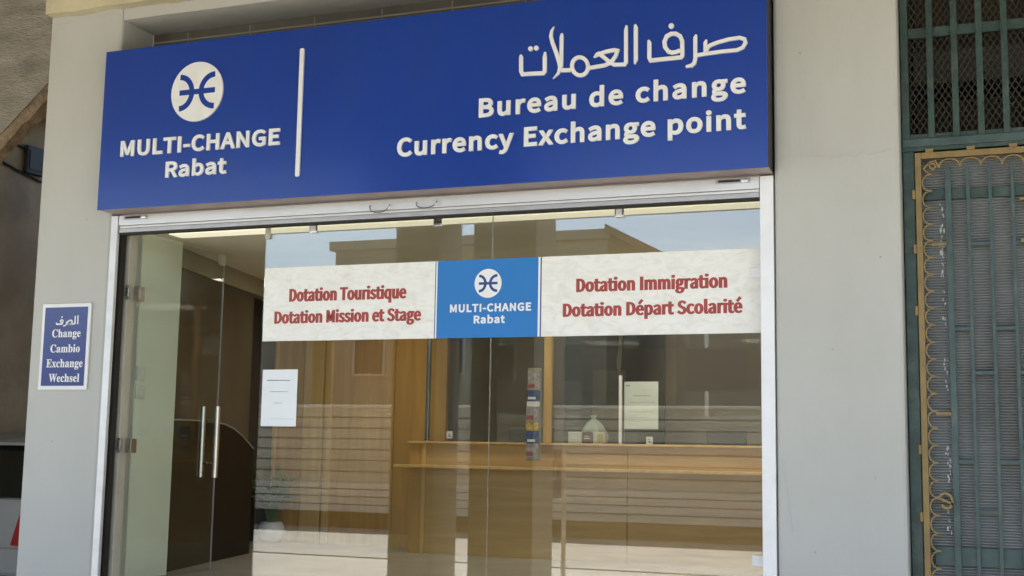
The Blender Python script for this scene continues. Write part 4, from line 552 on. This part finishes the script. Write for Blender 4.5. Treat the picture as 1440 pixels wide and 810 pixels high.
# notices stuck to the glass
def sheet(name, x0, x1, y, z0, z1, m, label, lines, tilt=0.):
    o = thing(name, ((x0+x1)/2, y, z0), label, 'notice')
    b = MB(); n = 8
    for i in range(n): pass
    part('sheet', m, o, (x0, x1, y-.0012, y-.0004, z0, z1))
    k = MB(); rnd = random.Random(5); W = x1-x0; H = z1-z0
    for u0, u1, v, h in lines:
        k = MB()
        x = x0+u0*W
        while x < x0+u1*W:
            wd = W*rnd.uniform(.02, .06); xe = min(x+wd, x0+u1*W)
            k.box(x, xe, y-.0016, y-.0013, z0+v*H-h, z0+v*H+h*rnd.uniform(.3, 1)); x = xe+W*.012
        k.build('print', 'ink', o)
    return o
sheet('paper_notice', -.929, -.706, BY, 1.404, 1.716, 'paper', 'white paper notice taped inside a corner of the glass below the banner'.replace('inside a corner of', 'to'), [(.14, .8, .81, .0028), (.22, .74, .61, .0016), (.34, .6, .41, .0015), (.3, .94, .13, .0006)])

# ================================================================== SMALL BLUE WALL SIGN on the left pier
ws = thing('wall_sign', (-2.194, 0, 1.599), 'small blue enamel sign with a white border screwed to the pier beside the door', 'sign')
part('border', 'enamel', ws, (-2.369, -2.017, -.0125, -.001, 1.599, 2.105), bevel=.003)
part('plate', 'plateblue', ws, (-2.347, -2.039, -.0142, -.0127, 1.622, 2.082))
for t, x0, x1, zb, cap in (('Change', -2.286, -2.080, 1.906, .046), ('Cambio', -2.292, -2.079, 1.817, .046), ('Exchange', -2.315, -2.053, 1.730, .048), ('Wechsel', -2.291, -2.071, 1.645, .047)):
    text_mesh(t, 'serif', x0, x1, zb, cap, -.0143, .0008, 'enamel', ws, bold=.012, track=.02)
a = MB(); ax = lambda u: -2.262+u*.165/190; az = lambda v: 2.004+(150-v)*.060/95
def st(*p, h=.0042): return [(ax(x-165), az(y), h) for x, y in p]
for k, s in enumerate((st((345, 105), (345, 188)), st((322, 110), (322, 180), (300, 186)),
    st((302, 186), (255, 186), (258, 170), (272, 152), (290, 150), (300, 162), (292, 180), (262, 186)),
    st((254, 160), (252, 184), (240, 198), (226, 202)),
    st((222, 172), (206, 168), (200, 152), (212, 142), (222, 152), (220, 176), (212, 184), (172, 184), (166, 170)))):
    a.ribbon(s, -.0151-.0001*k, -.0143)
a.disc(ax(46), az(118), .0055, -.0151, -.0143, 10)
a.build('lettering', 'enamel', ws)

# ================================================================== INSIDE THE SHOP
# wood panelled partition left of the counter
wp = thing('wood_partition', (-2.1, 3.45, .5), 'tall orange wood panelled partition with pale vertical trim left of the counter', 'partition')
parts('panel', 'wood', wp, (-2.90, -2.62, 3.45, 3.5, .5, 2.568), (-2.615, -1.765, 3.452, 3.5, .5, 2.568), (-1.76, -1.30, 3.455, 3.5, .5, 2.568))
part('trim', 'wood2', wp, (-2.605, -2.425, 3.425, 3.4515, .5, 2.568), bevel=.004)
part('trim', 'wood2', wp, (-2.395, -2.335, 3.415, 3.4515, .5, 2.568), bevel=.006)
part('trim', 'wood2', wp, (-2.90, -2.87, 3.425, 3.4495, .5, 2.568), bevel=.004)
for z in (.57,): part('skirting', 'wood2', wp, (-2.33, -1.42, 3.43, 3.4515, .5, .6))

ct = thing('service_counter', (.3, 3.2, .5), 'long wooden service counter with a projecting ledge across the shop', 'counter')
part('counter_top', 'wood2', ct, (-1.40, 1.92, 2.96, 3.5, 1.335, 1.352), bevel=.003)
parts('counter_front', 'wood3', ct, (-1.25, .352, 3.0, 3.04, .5, 1.334), (.357, 1.92, 3.0, 3.04, .5, 1.334))
part('corner_post', 'wood2', ct, (-1.285, -1.252, 2.985, 3.05, .5, 1.334), bevel=.004)
part('counter_end', 'wood', ct, (-1.39, -1.288, 3.0, 3.45, .5, 1.334))
part('ledge', 'wood2', ct, (-1.455, 1.92, 2.84, 2.998, 1.150, 1.172), bevel=.004)
cg = thing('counter_screen', (.3, 3.0, 1.352), 'clear glass screen with slim metal posts standing on the counter', 'glass screen')
part('pane', 'counterglass', cg, (-1.235, .302, 2.996, 3.004, 1.353, 2.5))
part('pane', 'counterglass', cg, (.318, 1.92, 2.996, 3.004, 1.353, 2.5))
part('post', 'chrome', cg, (-1.262, -1.236, 2.98, 3.02, 1.353, 2.568), bevel=.002)
part('post', 'white', cg, (.293, .315, 2.98, 2.995, 1.353, 1.85))
part('post', 'wood2', cg, (-.292, -.235, 2.98, 3.03, 1.353, 2.568), bevel=.003)
def sticker(x, z, label):
    o = thing('price_card', (x, 2.99, z), label, 'card', 'small cards stuck on the counter screen')
    part('card', 'card1', o, (x-.024, x+.024, 2.988, 2.9925, z, z+.055)); part('print', 'ink', o, (x-.012, x+.014, 2.9868, 2.9876, z+.014, z+.022), (x-.01, x+.006, 2.9868, 2.9876, z+.03, z+.036))
sticker(-1.055, 1.375, 'small white card on the counter screen beside the metal corner post')
sticker(.522, 1.352, 'small white card on the counter screen under the pinned notice')
sheet('pinned_notice', .331, .585, 2.9955, 1.462, 1.805, 'paper2', 'pale grey printed notice stuck on the counter screen', [(.26, .78, .70, .0022), (.05, .16, .92, .006), (.1, .9, .56, .001), (.1, .9, .36, .001), (.1, .7, .24, .001)])
# things on the counter
for x0, x1, m, lb in ((-.118, -.012, 'card1', 'small white box below the tied plastic bag, first in the row'), (-.008, .072, 'card2', 'small maroon box between the white and yellow boxes'), (.076, .165, 'card3', 'small yellow and white box at the end of the row')):
    o = thing('carton', ((x0+x1)/2, 3.1, 1.3525), lb, 'box', 'small boxes on the counter')
    part('body', m if m != 'card3' else 'card1', o, (x0, x1, 3.05, 3.13, 1.3525, 1.438), bevel=.003)
    part('front_label', {'card1': 'paper', 'card2': 'card1', 'card3': 'card3'}[m], o, *([(x0+.015, x1-.02, 3.0485, 3.0495, 1.385, 1.395), (x0+.02, x1-.03, 3.0485, 3.0495, 1.403, 1.409)] if m != 'card3' else [(x0+.035, x1-.008, 3.0485, 3.0495, 1.362, 1.425)]))
bg_ = thing('plastic_bag', (.02, 3.19, 1.3525), 'tied white plastic bag slumped behind the small boxes', 'bag')
b = MB(); prof = [(.08, 0), (.098, .03), (.10, .065), (.088, .10), (.062, .14), (.034, .17), (.016, .185), (.012, .19), (.022, .205), (.026, .212)]
rnd = random.Random(11); n = 26; V = []; F = []
for j, (r, z) in enumerate(prof):
    for k in range(n):
        t = 2*math.pi*k/n; q = r*(1+.07*math.sin(5*t+j*.3)+.05*math.sin(9*t-j)+rnd.uniform(-.03, .03))
        V.append((.02+q*math.cos(t)*1.05, 3.245+q*math.sin(t)*.8, 1.3525+z))
for i in range(len(prof)-1): F += [(i*n+k, i*n+(k+1) % n, (i+1)*n+(k+1) % n, (i+1)*n+k) for k in range(n)]
b.add(V, F+[tuple(range(n-1, -1, -1))]).build('bag_body', 'bag', bg_, smooth=True, shadeang=60)
def monitor(x0, x1, y, z0, z1, label):
    o = thing('monitor', ((x0+x1)/2, y, 1.15), label, 'monitor', 'screens behind the counter')
    part('screen_back', 'plasticdk', o, (x0, x1, y, y+.035, z0, z1), bevel=.008)
    part('bezel', 'plasticdk', o, (x0-.006, x1+.006, y+.036, y+.05, z0-.006, z1+.006))
    part('stand', 'plasticdk', o, ((x0+x1)/2-.03, (x0+x1)/2+.03, y+.01, y+.03, 1.17, z0), ((x0+x1)/2-.11, (x0+x1)/2+.11, y-.07, y+.11, 1.152, 1.168))
dk = thing('clerk_desk', (.3, 3.8, .5), 'plain wooden clerk desk running behind the counter', 'desk')
part('desk_top', 'wood3', dk, (-1.2, 1.9, 3.52, 4.15, 1.12, 1.15)); part('desk_panel', 'wood3', dk, (-1.2, 1.9, 4.08, 4.11, .5, 1.119))
monitor(-.86, -.50, 3.75, 1.25, 1.47, 'dark monitor seen from behind, beside the leaflet rack')
monitor(.77, 1.07, 3.75, 1.24, 1.46, 'dark monitor seen from behind, near the right wall of the shop')
wc = thing('wall_cupboard', (-.25, 5.5, .5), 'plain pale cupboard door on the taupe back wall behind the plastic bag', 'cupboard')
part('door_leaf', 'header', wc, (-.72, -.40, 5.56, 5.598, .5, 2.06), bevel=.004); part('knob', 'chrome', wc, (-.46, -.44, 5.535, 5.559, 1.62, 1.64))
sc_ = thing('hanging_cloth', (.22, 4.4, 1.65), 'narrow pale strip of cloth hanging behind the counter screen', 'cloth')
b = MB(); pts = [(-.115+.008*math.sin(i*1.3), 1.72+i*.085, .018+.005*math.sin(i*1.9)) for i in range(11)]
b.ribbon([(x, z, h*(.35 if i == 0 else 1)) for i, (x, z, h) in enumerate(pts)], 4.4, 4.41).build('strip', 'header', sc_)
# leaflet rack on the counter front
lr = thing('leaflet_rack', (-.315, 2.82, 1.235), 'narrow hanging rack of colourful leaflets in front of the counter', 'leaflet rack')
part('backing', 'header', lr, (-.362, -.258, 2.826, 2.836, 1.22, 1.90))
for i, (z0, z1, m, dx) in enumerate(((1.73, 1.875, 'b2', .004), (1.655, 1.735, 'b1', .0), (1.615, 1.652, 'enamel', .0), (1.50, 1.612, 'b2', -.004), (1.44, 1.498, 'b3', -.004), (1.345, 1.437, 'b1', .0), (1.235, 1.343, 'b2', -.004))):
    l = part('leaflet', m, lr, (-.358+dx, -.264+dx, 2.806-.002*(i % 2), 2.8245, z0, z1))
    if m == 'b2': part('cover_print', 'b4' if i % 3 == 0 else 'b1', l, (-.355+dx, -.30+dx, 2.8025, 2.8035, z0+.02, z0+.05))
    if m == 'b1': part('cover_print', 'enamel', l, (-.35+dx, -.29+dx, 2.8025, 2.8035, z0+.012, z0+.03))
# light switches on the pale pier
for z, lb in ((1.715, 'pale light switch, upper of the pair on the green wall'), (1.605, 'pale light switch, lower of the pair on the green wall')):
    o = thing('light_switch', (-1.92, .34, z-.043), lb, 'switch', 'light switches by the door')
    part('plate', 'switch', o, (-1.9245, -1.914, .296+.01, .376+.01, z-.043, z+.043), bevel=.003)
    part('rocker', 'enamel', o, (-1.9138, -1.909, .326, .366, z-.026, z+.026), bevel=.002)
# dark curved slab shaped as a car's reflection, set along the partition
dc = thing('car_reflection_slab', along(.9, 0, .5), 'black lacquered low cabinet with a curved top seen through the open door', 'reflection')
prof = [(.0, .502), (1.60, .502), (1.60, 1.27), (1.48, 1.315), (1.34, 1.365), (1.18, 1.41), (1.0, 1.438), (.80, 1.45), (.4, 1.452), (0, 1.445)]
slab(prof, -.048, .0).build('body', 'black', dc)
b = MB(); b.tube([along(s, .001, z+.003) for s, z in prof[2:]], .006, 6).build('mirrored_roofline', 'rim', dc, smooth=True)  # pale line for the mirrored car roof
# potted plant
pp = thing('potted_plant', (-2.78, 3.28, .5), 'leafy green plant in a round white pot by the wood partition', 'plant')
pc = (-2.78, 3.28, .505)
pt = MB().lathe([(.05, 0), (.085, .02), (.108, .065), (.112, .10), (.10, .14), (.085, .165), (.078, .165), (.074, .15)], pc, 28).build('pot', 'pot', pp, smooth=True, shadeang=50)
MB().lathe([(.0735, .14), (.0735, .1495)], pc, 20).build('soil', 'soil', pt)
b = MB(); rnd = random.Random(21)
for k in range(64):
    an = rnd.uniform(0, 6.28); h = rnd.uniform(.16, .44); sp = rnd.uniform(.05, .19)*(.5+h)
    base = Vector((pc[0]+rnd.uniform(-.03, .03), pc[1]+rnd.uniform(-.03, .03), pc[2]+.145))
    tip = base+Vector((math.cos(an)*sp, math.sin(an)*sp, h))
    mid = base.lerp(tip, .55)+Vector((0, 0, .05)); b.tube([base, mid, tip], [.003, .0025, .0015], 5)
    for q in range(2):
        c = tip if q == 0 else mid; dr = Vector((math.cos(an+rnd.uniform(-1, 1)), math.sin(an+rnd.uniform(-1, 1)), rnd.uniform(-.2, .7))).normalized()
        L_ = rnd.uniform(.06, .11); wv = dr.cross(Vector((0, 0, 1))).normalized()*L_*.24; dn = Vector((0, 0, -.012))
        b.add([c, c+dr*L_*.45+wv+dn*.3, c+dr*L_+dn, c+dr*L_*.45-wv+dn*.3, c+dr*L_*.45+Vector((0, 0, .008))], [(0, 1, 4), (1, 2, 4), (2, 3, 4), (3, 0, 4)])
b.build('foliage', 'leafm', pp)

# ================================================================== IRON GATE on the right
ig = thing('iron_gate', (3.3, .12, -.1), 'green iron gate with ochre scalloped trim over ribbed sheet beside the right pier', 'gate')
gx0, gx1 = 2.500, 4.098
parts('frame', 'iron', ig, (gx0, 2.552, .10, .16, -.09, 2.705), (gx0, 2.535, .10, .16, 2.765, 4.19), (4.05, gx1, .10, .16, -.09, 2.705), (4.065, gx1, .10, .16, 2.765, 4.19), bevel=.003)
part('cross_rail', 'iron2', ig, (gx0, gx1, .092, .165, 2.725, 2.764), bevel=.003)
part('cross_rail', 'iron', ig, (gx0, gx1, .098, .16, 2.706, 2.7245))
parts('transom_rail', 'iron', ig, (2.536, 4.064, .118, .14, 3.255, 3.302), (2.536, 4.064, .118, .14, 2.766, 2.79))
x = 2.632
while x < 4.05:
    part('transom_bar', 'iron', ig, (x-.014, x+.014, .100, .117, 2.766, 4.19)); x += .1085
b = MB(); zlo, zhi, xl, xr = 2.79, 4.19, 2.536, 4.064; p = .029; asp = 1.6
k = -60
while k < 130:
    for s in (1, -1):
        pts = []
        # line x = c + s*(z-zlo)/asp
        c = xl+k*p
        za, zb = zlo, zhi
        xa, xb = c, c+s*(zhi-zlo)/asp
        if xa == xb: continue
        def clip(xa, za, xb, zb):
            t0, t1 = 0., 1.; dx = xb-xa
            for lim, sg_ in ((xl, 1), (xr, -1)):
                fa, fb = sg_*(xa-lim), sg_*(xb-lim)
                if fa < 0 and fb < 0: return None
                if fa < 0: t0 = max(t0, fa/(fa-fb))
                elif fb < 0: t1 = min(t1, fa/(fa-fb))
            if t0 >= t1: return None
            return (xa+dx*t0, za+(zb-za)*t0), (xa+dx*t1, za+(zb-za)*t1)
        q = clip(xa, za, xb, zb)
        if q: b.ribbon([(q[0][0], q[0][1], .0019), (q[1][0], q[1][1], .0019)], .146+.003*(s < 0), .149+.003*(s < 0))
    k += 1
b.build('wire_mesh', 'wire', ig)
# ribbed sheet
b = MB(); z = -.05; rows = []
V = []; F = []
pitch = .0125; nrow = int(2.74/pitch)
for i in range(nrow):
    zz = -.06+i*pitch
    for dz, yy in ((0, .150), (.0045, .1445), (.0085, .1445)):
        V += [(2.545, yy, zz+dz), (4.056, yy, zz+dz)]
for i in range(len(V)//2-1): F.append((2*i, 2*i+1, 2*i+3, 2*i+2))
b.add(V, F).build('ribbed_sheet', 'rib', ig)
# ochre frame with scallops
gl, gr, gt = 2.555, 4.043, 2.694
parts('ochre_frame', 'gold', ig, (gl, gl+.027, .082, .100, -.02, gt), (gr-.031, gr, .082, .100, -.02, gt), (gl+.027, gr-.031, .082, .100, gt-.029, gt), bevel=.002)
b = MB(); sp_ = .0775; th = .0031
def arc(p0, p1, bul, n=12):
    p0 = Vector(p0); p1 = Vector(p1); d = (p1-p0); nn = Vector((-d.y, d.x)).normalized()*bul
    return [((p0+d*(.5-.5*math.cos(math.pi*i/n))+nn*math.sin(math.pi*i/n)**.8).x, (p0+d*(.5-.5*math.cos(math.pi*i/n))+nn*math.sin(math.pi*i/n)**.8).y, th) for i in range(n+1)]
xi = gl+.072; zi = gt-.105; z = zi; k = 0
while z > 0:
    b.ribbon(arc((xi, z), (xi, z-sp_), -.041), .083+.0004*(k % 2), .097)
    b.ribbon(arc((gr-.072, z), (gr-.072, z-sp_), .041), .083+.0004*(k % 2), .097)
    z -= sp_; k += 1
x = gl+.106; k = 0; zt = gt-.078
while x+.0905 < gr-.03:
    b.ribbon(arc((x, zt), (x+.0905, zt), .041), .083+.0004*(k % 2), .097); x += .0905; k += 1
# corner curl
cc = [(gl+.072-.036, zi), (gl+.038, zi+.03), (gl+.06, zi+.052), (gl+.085, zi+.05), (gl+.092, zi+.034), (gl+.078, zi+.022), (gl+.064, zi+.034), (gl+.066, zi+.058), (gl+.09, zi+.064), (gl+.106, zt)]
b.ribbon([(xi, zi, th), (gl+.05, zi+.012, th)]+[(a_, b__, th) for a_, b__ in cc[1:]], .0835, .097)
b.build('scalloped_trim', 'gold', ig)
bars = [2.697, 2.783, 2.877, 2.972, 3.066, 3.16, 3.254, 3.348, 3.442, 3.536, 3.63, 3.724, 3.818, 3.905]
for i, x in enumerate(bars):
    wd = .013 if i in (0, len(bars)-1) else .0075
    part('upright_bar', 'iron2', ig, (x-wd, x+wd, .104, .122, -.02, zt+.002))
for i in range(len(bars)-1):
    for z in ((2.262, 1.675, 1.06) if i % 2 == 1 else (1.875, 1.28)):
        part('short_rung', 'iron2', ig, (bars[i]+.0076, bars[i+1]-.0076, .107, .119, z-.008, z+.008))
parts('ochre_bar', 'gold', ig, *[(gl+.066, bars[0]-.0131, .084, .094, z-.006, z+.006) for z in (2.262, 1.492)], *[(3.0, 3.06, .084, .094, z-.007, z+.007) for z in (2.455, 2.265)])
b = MB()
b.ribbon([(bars[0]-.013, 1.09, .005)]+[(gl+.098-.034*math.cos(t)*(1-t/14)-.0, 1.10+.042*math.sin(t)*(1-t/14), .0055) for t in (.2*i-2.0+2 for i in range(2, 30))], .0845, .098)
b.build('ochre_scroll', 'gold', ig)
for z in (2.50, 2.245, 1.96, 1.33, 1.03):
    part('gate_hinge', 'gold', ig, (2.540, 2.5545, .083, .0995, z-.022, z+.022), bevel=.003)
for x in (2.62, 2.80, 2.98):
    part('gate_hinge', 'gold', ig, (x-.018, x+.018, .083, .0915, 2.6945, 2.712), bevel=.002)
part('rear_rail', 'iron', ig, (2.56, 4.04, .126, .142, 2.478, 2.525))
part('bottom_rail', 'iron2', ig, (2.60, 4.0, .125, .141, .82, .90))
b = MB(); rnd = random.Random(9)
def fleck(x, z, sx, sz, y):
    n = rnd.randint(5, 8); a0 = rnd.random()*6
    b.prism([(x+sx*rnd.uniform(.5, 1)*math.cos(a0+6.283*i/n), z+sz*rnd.uniform(.5, 1)*math.sin(a0+6.283*i/n)) for i in range(n)], y, y+.0008)
for z0, z1, cnt in ((2.26, 2.50, 26), (2.12, 2.25, 14), (1.90, 2.06, 12), (1.60, 1.74, 10), (1.18, 1.36, 16), (.95, 1.12, 8)):
    for q in range(cnt):
        z = z0+(z1-z0)*rnd.random()**1.2; fleck(2.664+rnd.gauss(0, .006), z, rnd.uniform(.001, .006), rnd.uniform(.003, .016), .1436)
b.build('paint_smears', 'flake', ig)

# ================================================================== PASSAGE: meter box, cables, car
mb_ = thing('meter_box', (-6.25, 3.988, 3.7), 'dark electrical box fixed high on the passage wall left of the pier', 'electrical box')
MBX = [3.988, 4.252, 4.007, 4.294]
part('case', 'box', mb_, (-6.298, -6.25, MBX[0], MBX[1], MBX[2], MBX[3]), bevel=.01)
part('lid', 'box', mb_, (-6.2485, -6.242, MBX[0]+.03, MBX[1]-.03, MBX[2]+.04, MBX[3]-.04), bevel=.004)
for k, pts in enumerate([[[3.25, 4.39], [3.437, 4.359], [3.632, 4.299], [3.829, 4.267], [4.053, 4.237]], [[3.276, 4.115], [3.655, 4.052], [3.903, 4.005], [4.212, 3.959], [4.326, 3.968]]]):
    o = MB().tube([(-6.285, p[0], p[1]) for p in pts], .014, 6).build('cable', 'plasticdk', smooth=True)
    tag(o, ['black cable running into the side of the dark electrical box', 'black cable sagging along the passage wall below the electrical box'][k], 'cable')

def car(loc, rot):
    root = thing('mirrored_car', (0, 0, -.1), 'silver hatchback built solid for a car mirrored in a shop window, its tail showing beside the pier', 'car')
    # car is built with its tail at y=0, nose towards +y, width 1.7
    W = .85
    secs = [(.0, .32, .84, .80), (.04, .26, .90, .83), (.25, .22, .93, .85), (1.0, .20, .95, .85), (2.2, .20, .96, .85), (2.9, .20, .93, .85), (3.5, .22, .82, .82), (3.85, .28, .66, .70)]
    V = []; F = []
    for y, zb, zt, hw in secs:
        V += [(-hw+.05, y, zb), (-hw, y, zb+.15), (-hw-.01, y, (zb+zt)/2), (-hw+.05, y, zt-.04), (-hw+.14, y, zt), (hw-.14, y, zt), (hw-.05, y, zt-.04), (hw+.01, y, (zb+zt)/2), (hw, y, zb+.15), (hw-.05, y, zb)]
    n = 10
    for i in range(len(secs)-1): F += [(i*n+k, i*n+(k+1) % n, (i+1)*n+(k+1) % n, (i+1)*n+k) for k in range(n)]
    F += [tuple(range(n)), tuple(range(len(V)-1, len(V)-n-1, -1))]
    MB().add(V, F).build('body', 'carpaint', root, smooth=True)
    cs = [(.10, .90, .70, .90), (.55, 1.36, .60, 1.37), (1.0, 1.43, .62, 1.44), (1.9, 1.40, .62, 1.41), (2.75, .93, .70, .94)]
    V = []; F = []
    for y, zt, hw, _ in cs:
        V += [(-.76, y, .88), (-hw, y, zt), (hw, y, zt), (.76, y, .88)]
    for i in range(len(cs)-1): F += [(i*4+k, i*4+(k+1) % 4, i*4+4+(k+1) % 4, i*4+4+k) for k in range(4)]
    F += [(0, 1, 2, 3), (16, 17, 18, 19)]
    MB().add(V, F).build('windows', 'carglass', root)
    V = []
    for y, zt, hw in ((.50, 1.365, .60), (1.0, 1.45, .60), (1.9, 1.42, .60)): V += [(-hw, y, zt-.005), (-hw*.9, y, zt+.02), (hw*.9, y, zt+.02), (hw, y, zt-.005)]
    F = [(i*4+k, i*4+(k+1) % 4, i*4+4+(k+1) % 4, i*4+4+k) for i in range(2) for k in range(4)]+[(0, 1, 2, 3), (8, 9, 10, 11)]
    MB().add(V, F).build('roof', 'carpaint', root, smooth=True)
    for s in (-1, 1):
        l = MB().prism([(s*.62, .52), (s*.86, .50), (s*.865, .80), (s*.72, .84)], -.02, .10).build('tail_lamp', 'lampred', root)
        MB().prism([(s*.74, .64), (s*.84, .63), (s*.845, .70), (s*.76, .71)], -.028, -.0205).build('reversing_lens', 'lampwhite', l)
    part('bumper', 'carpaint', root, (-.84, .84, -.07, .10, .26, .50), bevel=.04)
    part('plate', 'enamel', root, (-.26, .26, -.026, -.002, .56, .67), bevel=.004)
    for sx in (-1, 1):
        for y in (.62, 3.05):
            wv = MB().tube([(sx*.70, y, .30), (sx*.865, y, .30)], .30, 24).build('wheel', 'tyre', root, smooth=True)
            MB().tube([(sx*.866, y, .30), (sx*.872, y, .30)], .19, 20).build('rim', 'alloy', wv)
    root.location = loc; root.rotation_euler = (0, 0, rot)
    return root
car((-5.62, 2.75, -.2), R(0))  # solid car placed where a window reflection shows one

# ================================================================== ACROSS THE STREET
wl = thing('boundary_wall', (0, -14.2, -.14), 'long low stone wall with horizontal joints and a white plinth across the street, mirrored in the glass', 'wall')
part('wall_body', 'bwall', wl, (-45, 45, -14.6, -14.05, .66, 1.99))
part('coping', 'plinth', wl, (-45, 45, -14.66, -14.0, 1.992, 2.045), bevel=.01)
part('wall_joints', 'groove', wl, *[(-45, 45, -14.053, -14.047, z-.012, z+.012) for z in (.86, 1.06, 1.25, 1.44, 1.63, 1.82)])
part('plinth', 'plinth', wl, (-45, 45, -14.6, -13.98, .15, .659))
part('plinth_joints', 'groove', wl, *[(-45, 45, -13.983, -13.977, z-.010, z+.010) for z in (.28, .42, .55)])
part('footing', 'base', wl, (-45, 45, -14.6, -14.04, -.34, .149))
def block(name, x0, x1, y0, y1, h, m, label, claustra=False):
    o = thing(name, ((x0+x1)/2, (y0+y1)/2, -.35), label, 'building')
    part('wall', m, o, (x0, x1, y0, y1, -.35, h)); part('cornice', m, o, (x0-.18, x1+.18, y0-.3, y1+.25, h+.003, h+.38))
    rw = int((h-1)/3.1)
    for j in range(rw):
        xx = x0+1.1
        while xx < x1-2:
            f = part('window', 'steps', o, (xx-.1, xx+1.4, y1+.002, y1+.08, 1.1+j*3.1, 2.9+j*3.1)); part('glazing', 'win', f, (xx, xx+1.3, y1+.081, y1+.09, 1.2+j*3.1, 2.8+j*3.1)); xx += 3.6
    if claustra:
        b = MB(); z = h-2.6; r = 0
        while z < h-.3:
            xx = x0+.4+(.22 if r % 2 else 0)
            while xx < x1-.5: b.box(xx, xx+.2, y1+.003, y1+.035, z, z+.17); xx += .44
            z += .3; r += 1
        b.build('claustra_holes', 'groove', o)
    return o
A = block('apartment_block', -23.2, -11.2, -52, -40.4, 9.5, 'build', 'ochre apartment block with pierced upper screen, mirrored in the top of the glass', True)
MB().prism([(-11.2, 9.75), (-9.1, 8.65), (-8.9, 8.85), (-11.2, 10.05)], -50, -40.0).build('tiled_eave', 'rtile', A)
block('street_block', -8.6, 16, -50, -41, 6.6, 'buildb', 'low brown building beyond the stone wall, across the street')
block('street_block', -60, -24.5, -52, -41, 5.9, 'build', 'low ochre building beyond the stone wall, at the far end of the street')
# bollard post with a sign plate
bp_ = thing('street_post', (-1.57, -7.0, -.1), 'pale metal post with a small violet plate standing on the pavement, mirrored in the glass', 'post')
MB().tube([(-1.57, -7, -.1), (-1.57, -7, 1.36)], .026, 12).build('pole', 'post', bp_, smooth=True)
MB().tube([(-1.57, -7, 1.355), (-1.57, -7, 1.375)], [.03, .012], 12).build('cap', 'post', bp_, smooth=True)
for z in (1.24, .86): MB().tube([(-1.57, -7, z-.012), (-1.57, -7, z+.012)], .032, 12).build('clamp', 'enamel', bp_, smooth=True)
pl = part('sign_plate', 'postsign', bp_, (-1.765, -1.602, -7.006, -6.994, .78, 1.31), bevel=.003)
part('plate_marks', 'enamel', pl, (-1.745, -1.70, -6.993, -6.990, .98, 1.02), (-1.745, -1.73, -6.993, -6.990, 1.021, 1.14), (-1.70, -1.66, -6.993, -6.990, .98, 1.0), (-1.67, -1.658, -6.993, -6.990, 1.001, 1.16), (-1.72, -1.69, -6.993, -6.990, 1.2, 1.26), (-1.75, -1.62, -6.993, -6.990, .80, .806), (-1.75, -1.62, -6.993, -6.990, 1.28, 1.286))
